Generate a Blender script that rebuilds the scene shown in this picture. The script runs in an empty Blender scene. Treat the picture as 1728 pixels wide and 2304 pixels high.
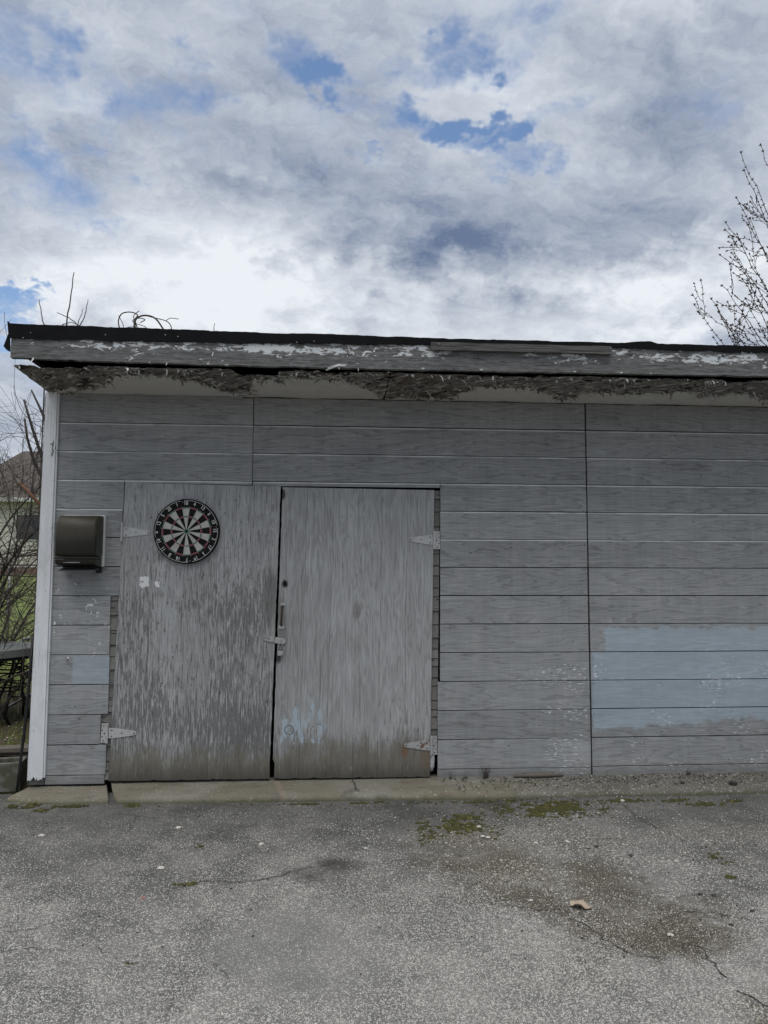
import bpy, math, random
from mathutils import Vector, Matrix, noise as mnoise
R = math.radians
rnd = random.Random(7)
scene = bpy.context.scene
col = scene.collection

# ------------------------------------------------------------------ camera
yaw, pitch, roll = 0.0692486, 0.0734294, 0.0028758
cf = Vector((math.sin(yaw)*math.cos(pitch), math.cos(yaw)*math.cos(pitch), math.sin(pitch)))
cr = Vector((math.cos(yaw), -math.sin(yaw), 0)); cu = cr.cross(cf)
c_, s_ = math.cos(roll), math.sin(roll)
cr, cu = c_*cr + s_*cu, -s_*cr + c_*cu
cam = bpy.data.cameras.new('camera'); cam_o = bpy.data.objects.new('camera', cam); col.objects.link(cam_o)
cam.sensor_fit = 'VERTICAL'; cam.sensor_height = 24; cam.lens = 24*1600/2304
cam.clip_end = 2000; cam.clip_start = 0.05
cam_o.matrix_world = Matrix(((cr.x, cu.x, -cf.x, 1.97056), (cr.y, cu.y, -cf.y, -5.12846), (cr.z, cu.z, -cf.z, 1.5012), (0, 0, 0, 1)))
scene.camera = cam_o

# ------------------------------------------------------------------ node expression helper
class S:
    def __init__(s, nt, sock): s.nt, s.k = nt, sock
    def _m(s, op, *o, clamp=False):
        n = s.nt.nodes.new('ShaderNodeMath'); n.operation = op; n.use_clamp = clamp
        for i, v in enumerate((s,)+o):
            if isinstance(v, S): s.nt.links.new(v.k, n.inputs[i])
            else: n.inputs[i].default_value = v
        return S(s.nt, n.outputs[0])
    def __add__(s, o): return s._m('ADD', o)
    __radd__ = __add__
    def __mul__(s, o): return s._m('MULTIPLY', o)
    __rmul__ = __mul__
    def __sub__(s, o): return s._m('SUBTRACT', o)
    def __rsub__(s, o): return (s*-1) + o
    def __truediv__(s, o): return s._m('DIVIDE', o)
    def sin(s): return s._m('SINE')
    def abs(s): return s._m('ABSOLUTE')
    def pow(s, o): return s._m('POWER', o)
    def sqrt(s): return s._m('SQRT')
    def max(s, o): return s._m('MAXIMUM', o)
    def min(s, o): return s._m('MINIMUM', o)
    def gt(s, o): return s._m('GREATER_THAN', o)
    def clamp(s): return s._m('ADD', 0.0, clamp=True)
    def sm(s, lo, hi, a=0.0, b=1.0, kind='SMOOTHSTEP'):
        n = s.nt.nodes.new('ShaderNodeMapRange'); n.interpolation_type = kind
        s.nt.links.new(s.k, n.inputs['Value'])
        n.inputs['From Min'].default_value = lo; n.inputs['From Max'].default_value = hi
        n.inputs['To Min'].default_value = a; n.inputs['To Max'].default_value = b
        return S(s.nt, n.outputs['Result'])
    def band(s, lo, hi, e): return s.sm(lo-e, lo+e) * s.sm(hi+e, hi-e) if False else s.sm(lo-e, lo+e) * (1.0 - s.sm(hi-e, hi+e))
    def curve(s, pts, lo, hi):
        """piecewise linear function of s given (x, value) points"""
        n = s.nt.nodes.new('ShaderNodeValToRGB'); t = s.sm(lo, hi, kind='LINEAR')
        s.nt.links.new(t.k, n.inputs[0]); e = n.color_ramp.elements
        while len(e) < len(pts): e.new(0.5)
        for el, (p, v) in zip(e, pts):
            el.position = (p-lo)/(hi-lo); el.color = (v, v, v, 1)
        return S(s.nt, n.outputs[0])

def cmb(nt, x, y, z):
    n = nt.nodes.new('ShaderNodeCombineXYZ')
    for i, v in enumerate((x, y, z)):
        if isinstance(v, S): nt.links.new(v.k, n.inputs[i])
        else: n.inputs[i].default_value = v
    return S(nt, n.outputs[0])
def noi(nt, vec, scale=1, detail=4, rough=.5, dist=0):
    n = nt.nodes.new('ShaderNodeTexNoise'); nt.links.new(vec.k, n.inputs['Vector'])
    n.inputs['Scale'].default_value = scale; n.inputs['Detail'].default_value = detail
    n.inputs['Roughness'].default_value = rough; n.inputs['Distortion'].default_value = dist
    return S(nt, n.outputs[0])
def vor(nt, vec, scale=1, feat='F1', out='Distance', rand=1):
    n = nt.nodes.new('ShaderNodeTexVoronoi'); n.feature = feat; nt.links.new(vec.k, n.inputs['Vector'])
    n.inputs['Scale'].default_value = scale; n.inputs['Randomness'].default_value = rand
    return S(nt, n.outputs[out])
def mixc(nt, f, a, b, mode='MIX'):
    n = nt.nodes.new('ShaderNodeMix'); n.data_type = 'RGBA'; n.blend_type = mode
    for i, v in ((0, f), (6, a), (7, b)):
        if isinstance(v, S): nt.links.new(v.k, n.inputs[i])
        elif i == 0: n.inputs[0].default_value = v
        else: n.inputs[i].default_value = (*v, 1)
    return S(nt, n.outputs[2])
def scalec(nt, c, f):
    """colour times scalar"""
    n = nt.nodes.new('ShaderNodeVectorMath'); n.operation = 'SCALE'
    if isinstance(c, S): nt.links.new(c.k, n.inputs[0])
    else: n.inputs[0].default_value = c
    if isinstance(f, S): nt.links.new(f.k, n.inputs['Scale'])
    else: n.inputs['Scale'].default_value = f
    return S(nt, n.outputs[0])
def sep(nt, sock):
    n = nt.nodes.new('ShaderNodeSeparateXYZ'); nt.links.new(sock, n.inputs[0])
    return [S(nt, o) for o in n.outputs]

# ------------------------------------------------------------------ world: part-cloudy daylight sky
SUN_EL, SUN_AZ = R(71), R(196)       # azimuth clockwise from +Y: behind the camera, a little to its left
world = bpy.data.worlds.new('World'); scene.world = world; world.use_nodes = True
nt = world.node_tree; nt.nodes.clear()
out = nt.nodes.new('ShaderNodeOutputWorld'); bg = nt.nodes.new('ShaderNodeBackground')
sky = nt.nodes.new('ShaderNodeTexSky'); sky.sky_type = 'NISHITA'; sky.sun_disc = False
sky.sun_elevation = SUN_EL; sky.sun_rotation = SUN_AZ; sky.air_density = 1.0; sky.dust_density = 0.3; sky.ozone_density = 2.0
tc = nt.nodes.new('ShaderNodeTexCoord')
dx, dy, dz = sep(nt, tc.outputs['Generated'])
SKY_SEED = 2.7
zc = dz.max(0.0) + 0.50
u, v = dx/zc, dy/zc
w0 = noi(nt, cmb(nt, u+7.1, v+3.3, 1.0), 10.0, 4, .65) - .5
w1 = noi(nt, cmb(nt, u-4.2, v+9.3, 5.0), 10.0, 4, .65) - .5
n1 = noi(nt, cmb(nt, u+w0*.10, v+w1*.10, SKY_SEED), 6.5, 8, .66)
n2 = noi(nt, cmb(nt, u*.8+w0*.12+11.0, v*1.35+w1*.12, 4.1), 6.0, 8, .68)
front = dy.gt(0.02)
AE = cmb(nt, dx/dy.max(0.02) + w0*.36, dz/(dx*dx+dy*dy).sqrt().max(0.02) + w1*.26, 0.0)
def vm(op, *ins):
    n = nt.nodes.new('ShaderNodeVectorMath'); n.operation = op
    for i, q in enumerate(ins):
        if isinstance(q, S): nt.links.new(q.k, n.inputs[i])
        else: n.inputs[i].default_value = q
    return S(nt, n.outputs['Value' if op == 'DOT_PRODUCT' else 'Vector'])
def px(x, y):      # bearing of a cloud feature: tangent of azimuth and of elevation
    d = cr*((x*1.0416-864)/1600) + cu*((1152-y*1.0416)/1600) + cf
    return d.x/d.y, d.z/math.hypot(d.x, d.y)
def total(lst):
    """sum of soft ellipses on the sky, their outlines ragged by the cloud noise"""
    t = None
    for (p, rx, rz, k) in lst:
        a_, e_ = px(*p)
        q = vm('MULTIPLY_ADD', AE, (1/rx, 1/rz, 0), (-a_/rx, -e_/rz, 0))
        b_ = vm('DOT_PRODUCT', q, q).sm(0.0, 1.0, k, 0.0)
        t = b_ if t is None else t + b_
    return t*front
cut = total([((680,150),.10,.07,.19), ((760,185),.09,.05,.15), ((900,125),.12,.05,.12), ((930,260),.11,.05,.20), ((1040,285),.11,.05,.20), ((1110,345),.08,.06,.18), ((1180,235),.10,.04,.12), ((290,200),.12,.10,.19),
             ((40,30),.14,.09,.15), ((150,400),.15,.09,.16), ((640,405),.06,.03,.10), ((1480,205),.13,.04,.13), ((760,348),.04,.02,.12), ((5,690),.10,.04,.28), ((505,438),.05,.02,.10), ((1370,555),.05,.02,.10), ((1280,40),.12,.06,.08)])
fill = total([((200,90),.10,.10,.13), ((330,60),.10,.08,.08), ((450,330),.18,.10,.10), ((1380,430),.36,.20,.12), ((850,620),.60,.12,.18), ((300,570),.34,.14,.14)])
low = 1.0 - dz.sm(0.02, 0.42)
dens = .55 + (n1-.5)*.95 + w0*.50 + w1*.35 - cut*1.55 + fill + low*.10
mask = dens.sm(.10, .55)
tone = total([((1090,570),.32,.16,.10), ((1000,540),.42,.22,.07), ((1250,430),.36,.18,.14), ((900,470),.26,.10,.08), ((560,290),.3,.09,.06),
              ((820,710),.70,.12,-.40), ((330,540),.32,.14,-.26), ((1520,620),.26,.09,-.30), ((130,230),.10,.08,-.12), ((660,620),.30,.09,-.14), ((60,620),.2,.1,-.12)])
shade = .72 + (n2-.5)*2.1 + (n1-.5)*.7 + tone*1.2 + w0*.45 + mask*.16 - .12
shade = shade.sm(.02, 1.50, kind='LINEAR')
ccol = mixc(nt, shade, (.92, .965, 1.02), (.155, .215, .345))
ccol = scalec(nt, ccol, 6.1)
blue = scalec(nt, S(nt, sky.outputs[0]), 1.05)
skyc = mixc(nt, mask, blue, ccol)
nt.links.new(skyc.k, bg.inputs[0]); bg.inputs[1].default_value = 0.10
nt.links.new(bg.outputs[0], out.inputs[0])

sun = bpy.data.lights.new('sun', 'SUN'); sun.energy = 1.5; sun.angle = R(50); sun.color = (1.0, .96, .90)
sun_o = bpy.data.objects.new('sun', sun); col.objects.link(sun_o)
sd = Vector((math.sin(SUN_AZ)*math.cos(SUN_EL), math.cos(SUN_AZ)*math.cos(SUN_EL), math.sin(SUN_EL)))
sun_o.rotation_euler = sd.to_track_quat('Z', 'Y').to_euler()
vs = scene.view_settings
vs.view_transform = 'Standard'; vs.look = 'None'; vs.exposure = 0.58; vs.gamma = 1; vs.use_curve_mapping = False

cy_ = scene.cycles
cy_.max_bounces = 4; cy_.diffuse_bounces = 3; cy_.glossy_bounces = 2; cy_.transmission_bounces = 2; cy_.caustics_reflective = False; cy_.caustics_refractive = False
cy_.use_adaptive_sampling = True; cy_.adaptive_threshold = 0.02
world.cycles.sampling_method = 'MANUAL'; world.cycles.sample_map_resolution = 512

# ------------------------------------------------------------------ materials
def newmat(name, rough=.8, spec=.3):
    m = bpy.data.materials.new(name); m.use_nodes = True; nt = m.node_tree
    b = nt.nodes['Principled BSDF']; b.inputs['Roughness'].default_value = rough
    b.inputs['Specular IOR Level'].default_value = spec
    g = nt.nodes.new('ShaderNodeNewGeometry')
    oi = nt.nodes.new('ShaderNodeObjectInfo')
    return m, nt, b, sep(nt, g.outputs['Position']), S(nt, oi.outputs['Random'])
def setc(nt, b, c): nt.links.new(c.k, b.inputs['Base Color'])
def bump(nt, b, h, strength=.4, dist=.005):
    n = nt.nodes.new('ShaderNodeBump'); n.inputs['Strength'].default_value = strength; n.inputs['Distance'].default_value = dist
    nt.links.new(h.k, n.inputs['Height']); nt.links.new(n.outputs[0], b.inputs['Normal'])

def simple(name, c, rough=.7, var=.25, scale=20, metal=0, spec=.3, stretch=(1, 1, 1), c2=None):
    m, nt, b, (x, y, z), oi = newmat(name, rough, spec)
    q = cmb(nt, x*stretch[0]+oi*9, y*stretch[1], z*stretch[2])
    n = noi(nt, q, scale, 5, .6)
    cc = scalec(nt, c, n*(2*var) + (1-var))
    if c2: cc = mixc(nt, noi(nt, q, scale*.4, 5, .6).sm(.5, .62), cc, c2)
    setc(nt, b, cc); b.inputs['Metallic'].default_value = metal
    bump(nt, b, n, .25, .003)
    return m

# --- grey painted plywood siding
def siding_mat():
    m, nt, b, (x, y, z), oi = newmat('grey_painted_plywood', .72, .25)
    warp = noi(nt, cmb(nt, x*.75+oi*40, oi*13, z*6.5), 1, 4, .5, .1)
    fig = ((warp*88.0 + z*20).sin())*.5 + .5
    line = ((warp*88.0 + z*20 + 1.1).sin()*.5+.5).sm(.80, .97)
    big = noi(nt, cmb(nt, x*1.6+oi*31, 2.0, z*9), 1, 3, .5)
    fig = fig * big.sm(.30, .65)
    fine = noi(nt, cmb(nt, x*7+oi*20, 0.0, z*190), 1, 3, .6)
    wide = noi(nt, cmb(nt, x*.7, 3.0, z*1.2), 1.3, 4, .6)
    smear = noi(nt, cmb(nt, x*5+oi*3, 7.0, z*3), 1.4, 5, .65)
    drip = noi(nt, cmb(nt, x*30, 6.0, z*1.3), 1, 4, .6)
    k = .90 + fig*.16 - line*.22 + (fine-.5)*.70 + (wide-.5)*.36 + (smear-.5)*.30 + (oi-.5)*.13 + (drip-.5)*.24
    base = mixc(nt, smear.sm(.45, .75)*.5, (.325, .334, .334), (.345, .338, .336))
    c = scalec(nt, base, k)
    # blue test coat on the lower boards, rolled on with ragged edges
    e1 = (noi(nt, cmb(nt, x*9, 0.0, z*9), 1, 5, .6)-.5)
    e2 = (noi(nt, cmb(nt, x*24, 4.0, z*60), 1, 4, .6)-.5)
    xl = (x - (z.gt(.867)*.095 + 3.835) + e1*.06 + e2*.03).sm(-.01, .02)
    zt = (1.045 - z + (x-3.95)*.0 + e1*.13 + e2*.05).sm(-.004, .012)
    zb = (z - .345 + (x-4.6)*-.05 + e1*.16 + e2*.06).sm(-.01, .03)
    bl = xl*zt*zb*(x.gt(3.8))
    q = noi(nt, cmb(nt, x*2, 9.0, z*30), 1, 4, .6)
    bl2 = x.band(.175, .46, .012)*(z + e1*.06).band(.665, .862, .012)*.65
    bl = (bl + bl2)*(.64+q*.5)
    c = mixc(nt, bl.clamp(), c, scalec(nt, (.425, .503, .56), .80 + fig*.12 + (fine-.5)*.5 + (wide-.5)*.3 + (drip-.5)*.1))
    # white flecks where the top coat has chipped
    fl = noi(nt, cmb(nt, x*26, 1.0, z*120), 1, 3, .55).sm(.60, .615)
    area = noi(nt, cmb(nt, x*2.6, 5.0, z*5), 1, 3, .5).sm(.52, .6)*x.sm(3.0, 3.6)*(1-z.sm(.75, .95))
    c = mixc(nt, fl*area, c, (.74, .75, .75))
    sw = noi(nt, cmb(nt, x*17, 21.0, z*17), 1, 3, .5, 1.2).sm(.66, .675)*(1-x.sm(.40, .45))*z.band(.85, 1.42, .05)
    c = mixc(nt, sw*.85, c, (.72, .73, .73))
    # scuffs and dirt
    sc = noi(nt, cmb(nt, x*16+oi*7, 3.0, z*12), 1, 5, .68).sm(.66, .74)*.5
    c = mixc(nt, sc, c, (.12, .115, .11))
    dots = vor(nt, cmb(nt, x*4.5+oi*5, 0.0, z*9), 1).sm(.03, .045)
    c = mixc(nt, (1-dots)*.8, c, (.03, .03, .03))
    low = (1-(z+ (e1*.1)).sm(-.03, .11))*.6
    c = mixc(nt, low, c, (.15, .145, .13))
    setc(nt, b, c)
    bump(nt, b, fine, .35, .0025)
    return m
M_siding = siding_mat()
M_edge = simple('pale_board_edge', (.62, .63, .63), .7, .3, 6, stretch=(1, 1, 1), c2=(.40, .41, .41))  # pale tone for the top bevel of the upper boards

# --- weathered door plywood, grain upright
def door_mat():
    m, nt, b, (x, y, z), oi = newmat('weathered_door_paint', .8, .2)
    warp = noi(nt, cmb(nt, x*4.6, 3.0, z*.85), 1, 4, .5, .3)
    fig = (warp*105).sin()*.5+.5
    fine = noi(nt, cmb(nt, x*150, 0.0, z*5), 1, 4, .65)
    mid = noi(nt, cmb(nt, x*42, 2.0, z*3.2), 1, 5, .65)
    wide = noi(nt, cmb(nt, x*1.6, 5.0, z*1.1), 1.4, 4, .6)
    thin = noi(nt, cmb(nt, x*120, 13.0, z*2.4), 1, 3, .6).sm(.56, .66)
    left = 1 - x.sm(1.50, 1.60)
    k = .82 + fig*.17 - thin*.26 + (fine-.5)*1.05 + (mid-.5)*.6 + (wide-.5)*.45 + (oi-.5)*.16
    c = scalec(nt, (.378, .383, .380), k)
    # paint lost along the grain: more on the left leaf and in the middle height
    fl = noi(nt, cmb(nt, x*80, 8.0, z*8.0), 1, 6, .74, .15)
    zone = left*.085*z.band(.15, 1.5, .3) + left*x.sm(.75, 1.4)*.05 + z.band(.1, .5, .15)*.05 + (wide-.5)*.42 - (1-left)*.035
    lost = (fl + zone).sm(.600, .655)
    bare = scalec(nt, mixc(nt, noi(nt, cmb(nt, x*3, 1.0, z*2), 1, 3, .5), (.098, .101, .100), (.160, .158, .151)), .65 + fine*.8)
    c = mixc(nt, lost*.82, c, bare)
    chips = noi(nt, cmb(nt, x*70, 6.0, z*16), 1, 5, .7).sm(.60, .65)*(left*.65+.2)
    c = mixc(nt, chips, c, (.045, .043, .041))
    hi = noi(nt, cmb(nt, x*80, 11.0, z*9), 1, 4, .65).sm(.60, .72)*.5
    c = mixc(nt, hi, c, (.45, .46, .46))
    # splash zone: bare brown-grey wood, ragged upper line
    e = noi(nt, cmb(nt, x*7, 2.0, z*2.5), 1, 6, .7)-.5
    sp = 1 - (z + e*.50 + mid*.12 - x.sm(1.6, 2.3)*.06).sm(.16, .36)
    wetc = scalec(nt, (.165, .152, .122), .35 + fine*.75 + mid*.55)
    c = mixc(nt, sp*.92, c, wetc)
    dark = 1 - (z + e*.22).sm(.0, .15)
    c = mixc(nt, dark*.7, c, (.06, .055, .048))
    light = noi(nt, cmb(nt, x*55, 4.0, z*8), 1, 4, .6).sm(.62, .68)*z.band(.05, .3, .05)*.5
    c = mixc(nt, light, c, (.36, .36, .34))
    # old blue coat left on the right leaf
    bm = noi(nt, cmb(nt, x*22, 3.0, z*7), 1, 5, .62)
    br = (x - 1.76 + (z-.4)*-.1).abs().sm(.10, .24, 0.0, .25) + (z-.38).abs().sm(.08, .22, 0.0, .25)
    blue = (bm - br).sm(.49, .53)*x.gt(1.56)*(1-z.sm(.56, .62))*z.sm(.2, .26)
    c = mixc(nt, blue*.85, c, scalec(nt, (.40, .48, .54), .70+fine*.6))
    # white torn label on the left leaf
    wn = noi(nt, cmb(nt, x*40, 0.0, z*26), 1, 5, .6)
    wr = ((x-.645).abs().sm(.015, .05, 0.0, .32) + (z-1.372).abs().sm(.02, .06, 0.0, .3))
    wr2 = ((x-.735).abs().sm(.01, .03, 0.0, .35) + (z-1.36).abs().sm(.01, .035, 0.0, .35))
    w = (wn - wr).sm(.38, .40).max((wn-wr2).sm(.39, .41))
    c = mixc(nt, w, c, (.74, .75, .75))
    # two pencilled rings, rust runs by the hinge, latch stain
    def ring(cx, cz, rr, a):
        d = ((x-cx)*(x-cx) + (z-cz)*(z-cz)).sqrt()
        return (1-(d-rr).abs().sm(.0015, .005))*a
    rg = ring(1.664, .344, .031, .75).max(ring(1.868, .326, .055, .35))*(mid.sm(.35, .5))
    c = mixc(nt, rg, c, (.03, .03, .035))
    def spot(cx, cz, rx, rz, amt):
        q = ((x-cx)*(x-cx))*(1/rx**2) + ((z-cz)*(z-cz))*(1/rz**2)
        return (1-(q + (mid-.5)*1.6 + (fl-.5)*2).sm(.2, 1.0))*amt
    c = mixc(nt, spot(2.475, .19, .03, .06, .7), c, (.20, .115, .07))
    c = mixc(nt, spot(2.63, .14, .05, .10, .5), c, (.17, .12, .085))
    c = mixc(nt, spot(1.622, 1.36, .030, .034, 1.0), c, (.012, .011, .010))
    c = mixc(nt, spot(1.59, 1.08, .05, .25, .5), c, (.14, .125, .11))
    c = mixc(nt, spot(1.52, 1.25, .06, .25, .55), c, (.10, .092, .082))
    c = mixc(nt, spot(1.585, .84, .025, .05, .9), c, (.03, .03, .03))
    c = mixc(nt, spot(1.60, 2.0, .02, .05, .9), c, (.03, .03, .03))
    c = mixc(nt, spot(2.13, 1.17, .035, .09, .45), c, (.09, .065, .055))
    setc(nt, b, c)
    bump(nt, b, fine*.8 - fl*1.2, .6, .003)
    return m
M_door = door_mat()

def clap_mat():
    m, nt, b, (x, y, z), oi = newmat('old_clapboard_wood', .85, .2)
    f = noi(nt, cmb(nt, x*20+oi*30, y*8, z*160), 1, 4, .6)
    c = scalec(nt, mixc(nt, oi, (.22, .215, .20), (.15, .145, .135)), .55+f*.9)
    crk = noi(nt, cmb(nt, x*9+oi*30, 1.0, z*90), 1, 3, .5).sm(.62, .66)
    c = mixc(nt, crk*.9, c, (.02, .02, .02))
    setc(nt, b, c); bump(nt, b, f, .5, .003)
    return m
M_clap = clap_mat()

def trim_mat():
    m, nt, b, (x, y, z), oi = newmat('white_trim_paint', .6, .3)
    n = noi(nt, cmb(nt, x*30, y*30, z*2.2), 1, 5, .6)
    grime = noi(nt, cmb(nt, x*12, 8.0, z*5), 1, 5, .65).sm(.5, .75)
    c = scalec(nt, mixc(nt, grime*.5, (.74, .76, .775), (.46, .46, .44)), .80 + n*.34)
    crack = noi(nt, cmb(nt, x*45, 1.0, z*1.2), 1, 4, .6)
    cr_ = (1-(crack-.5).abs().sm(.003, .012))*noi(nt, cmb(nt, x*3, 2.0, z*1.7), 1, 2, .5).sm(.45, .6)*.55
    c = mixc(nt, cr_, c, (.25, .26, .28))
    chip = noi(nt, cmb(nt, x*45, 3.0, z*34), 1, 3, .5).sm(.685, .70)
    chip2 = noi(nt, cmb(nt, x*55, 5.0, z*22), 1, 6, .7)
    top = ((x-.0).abs().sm(.0, .045, 0.0, .2) + (z-2.30).abs().sm(.04, .12, 0.0, .35))
    bot = z.sm(.02, .18, 0.0, .35)
    c = mixc(nt, chip.max((chip2-top).sm(.47, .5)).max((chip2-bot).sm(.50, .53))*.9, c, (.13, .125, .115))
    setc(nt, b, c); bump(nt, b, n - chip, .4, .003)
    return m
M_trim = trim_mat()

def fascia_mat():
    m, nt, b, (x, y, z), oi = newmat('peeling_fascia_wood', .85, .2)
    f = noi(nt, cmb(nt, x*7+oi*9, y*20, z*170), 1, 4, .65)
    g = noi(nt, cmb(nt, x*2.5, 3.0, z*40), 1, 4, .6)
    kn = noi(nt, cmb(nt, x*14, 9.0, z*60), 1, 5, .7)
    split = noi(nt, cmb(nt, x*5, 12.0, z*110), 1, 3, .6).sm(.60, .66)
    c = scalec(nt, (.185, .185, .182), -.25 - split*.55 + f*1.5 + g*.6 + (kn-.5)*1.6)
    pn = noi(nt, cmb(nt, x*13, 1.0, z*34), 1, 8, .72, .6)
    xb = x.curve([(0, .09), (.35, .06), (.55, .0), (1.5, -.02), (2.0, -.045), (2.6, -.01), (2.9, .05), (3.5, .03), (5.2, .0)], 0, 5.3)
    zz = (z-2.86).abs().sm(.0, .07, 0.0, .08) - z.sm(2.80, 2.87)*.045
    sheet_ = noi(nt, cmb(nt, x*2.3+4, 2.0, z*9), 1, 4, .6)
    edge_ = (1-(z-2.754).abs().sm(.001, .006))*noi(nt, cmb(nt, x*14, 6.0, 0.0), 1, 5, .7).sm(.585, .60)
    p = ((pn*.85 + sheet_*.45 - xb - zz).sm(.695, .702)).max(edge_)*(z-2.90).sm(-.002, .03, 1.0, .2)
    c = mixc(nt, p, c, scalec(nt, (.66, .69, .70), .8+g*.3))
    setc(nt, b, c); bump(nt, b, f, .6, .004)
    return m
M_fascia = fascia_mat()

SOF = [(0, .95), (.25, .76), (.42, .56), (.55, .26), (.80, .24), (1.0, .36), (1.22, .84), (1.36, .95), (1.42, .28), (1.7, .20), (2.0, .22), (2.18, .55), (2.32, 1.0), (2.5, .86), (2.75, 1.0), (2.88, .62), (3.05, .36), (3.30, .40), (3.45, .58), (3.62, .86), (3.75, .50), (4.1, .55), (4.4, .38), (4.6, .6), (4.85, .46), (5.2, .8), (6.0, .5), (7.6, .5)]
def soff_b(x):
    for (a, va), (b_, vb) in zip(SOF, SOF[1:]):
        if a <= x <= b_: return va + (vb-va)*(x-a)/(b_-a)
    return .5
def soffit_mat():
    m, nt, b, (x, y, z), oi = newmat('delaminating_soffit_plywood', .85, .15)
    q = x + y*1.1
    st = noi(nt, cmb(nt, q*24, (x-y)*8, 0.0), 1, 6, .70, .4)
    st2 = noi(nt, cmb(nt, x*12, y*9, 4.0), 1, 6, .68)
    bb = x.curve(SOF, 0, 7.6)
    depth = (y*-1 - .02)/.62                     # 0 at the wall, 1 at the fascia
    lost = (depth + bb - 1.0 + (st-.5)*.60 + (st2-.5)*.75).sm(-.01, .02)
    paint = scalec(nt, (.60, .59, .56), .85 + st2*.3)
    bare = scalec(nt, mixc(nt, st2, (.13, .122, .110), (.30, .285, .26)), -.45 + st*2.7)
    c = mixc(nt, lost, paint, bare)
    bits = (noi(nt, cmb(nt, q*20, (x-y)*5, 7.0), 1, 5, .6)).sm(.57, .59)
    c = mixc(nt, lost*bits*.85, c, (.58, .565, .53))
    hole = noi(nt, cmb(nt, q*10, (x-y)*4, 12.0), 1, 5, .65).sm(.56, .60)*lost
    c = mixc(nt, hole*.9, c, (.022, .019, .016))
    rot = x.band(2.38, 2.75, .1)*noi(nt, cmb(nt, x*5, y*5, 3.0), 1, 4, .6).sm(.45, .6)
    c = mixc(nt, rot*lost*.7, c, (.10, .065, .045))
    setc(nt, b, c); bump(nt, b, st, .5, .004)
    return m
M_soffit = soffit_mat()
M_splint = simple('splintered_veneer', (.22, .205, .185), .85, .7, 14, c2=(.52, .50, .465))
M_scurl = simple('grey_soffit_paint_curl', (.60, .59, .56), .8, .3, 25)
M_flake = simple('curled_white_paint', (.66, .67, .66), .7, .2, 30)
M_felt = simple('black_roofing_felt', (.010, .0102, .011), .8, .5, 9, spec=.08)
M_dark = simple('dark_timber_inside', (.02, .019, .018), .95, .3, 8)
M_weath = simple('weathered_grey_board', (.095, .093, .089), .9, 1.7, 1, stretch=(7, 30, 150))

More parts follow.
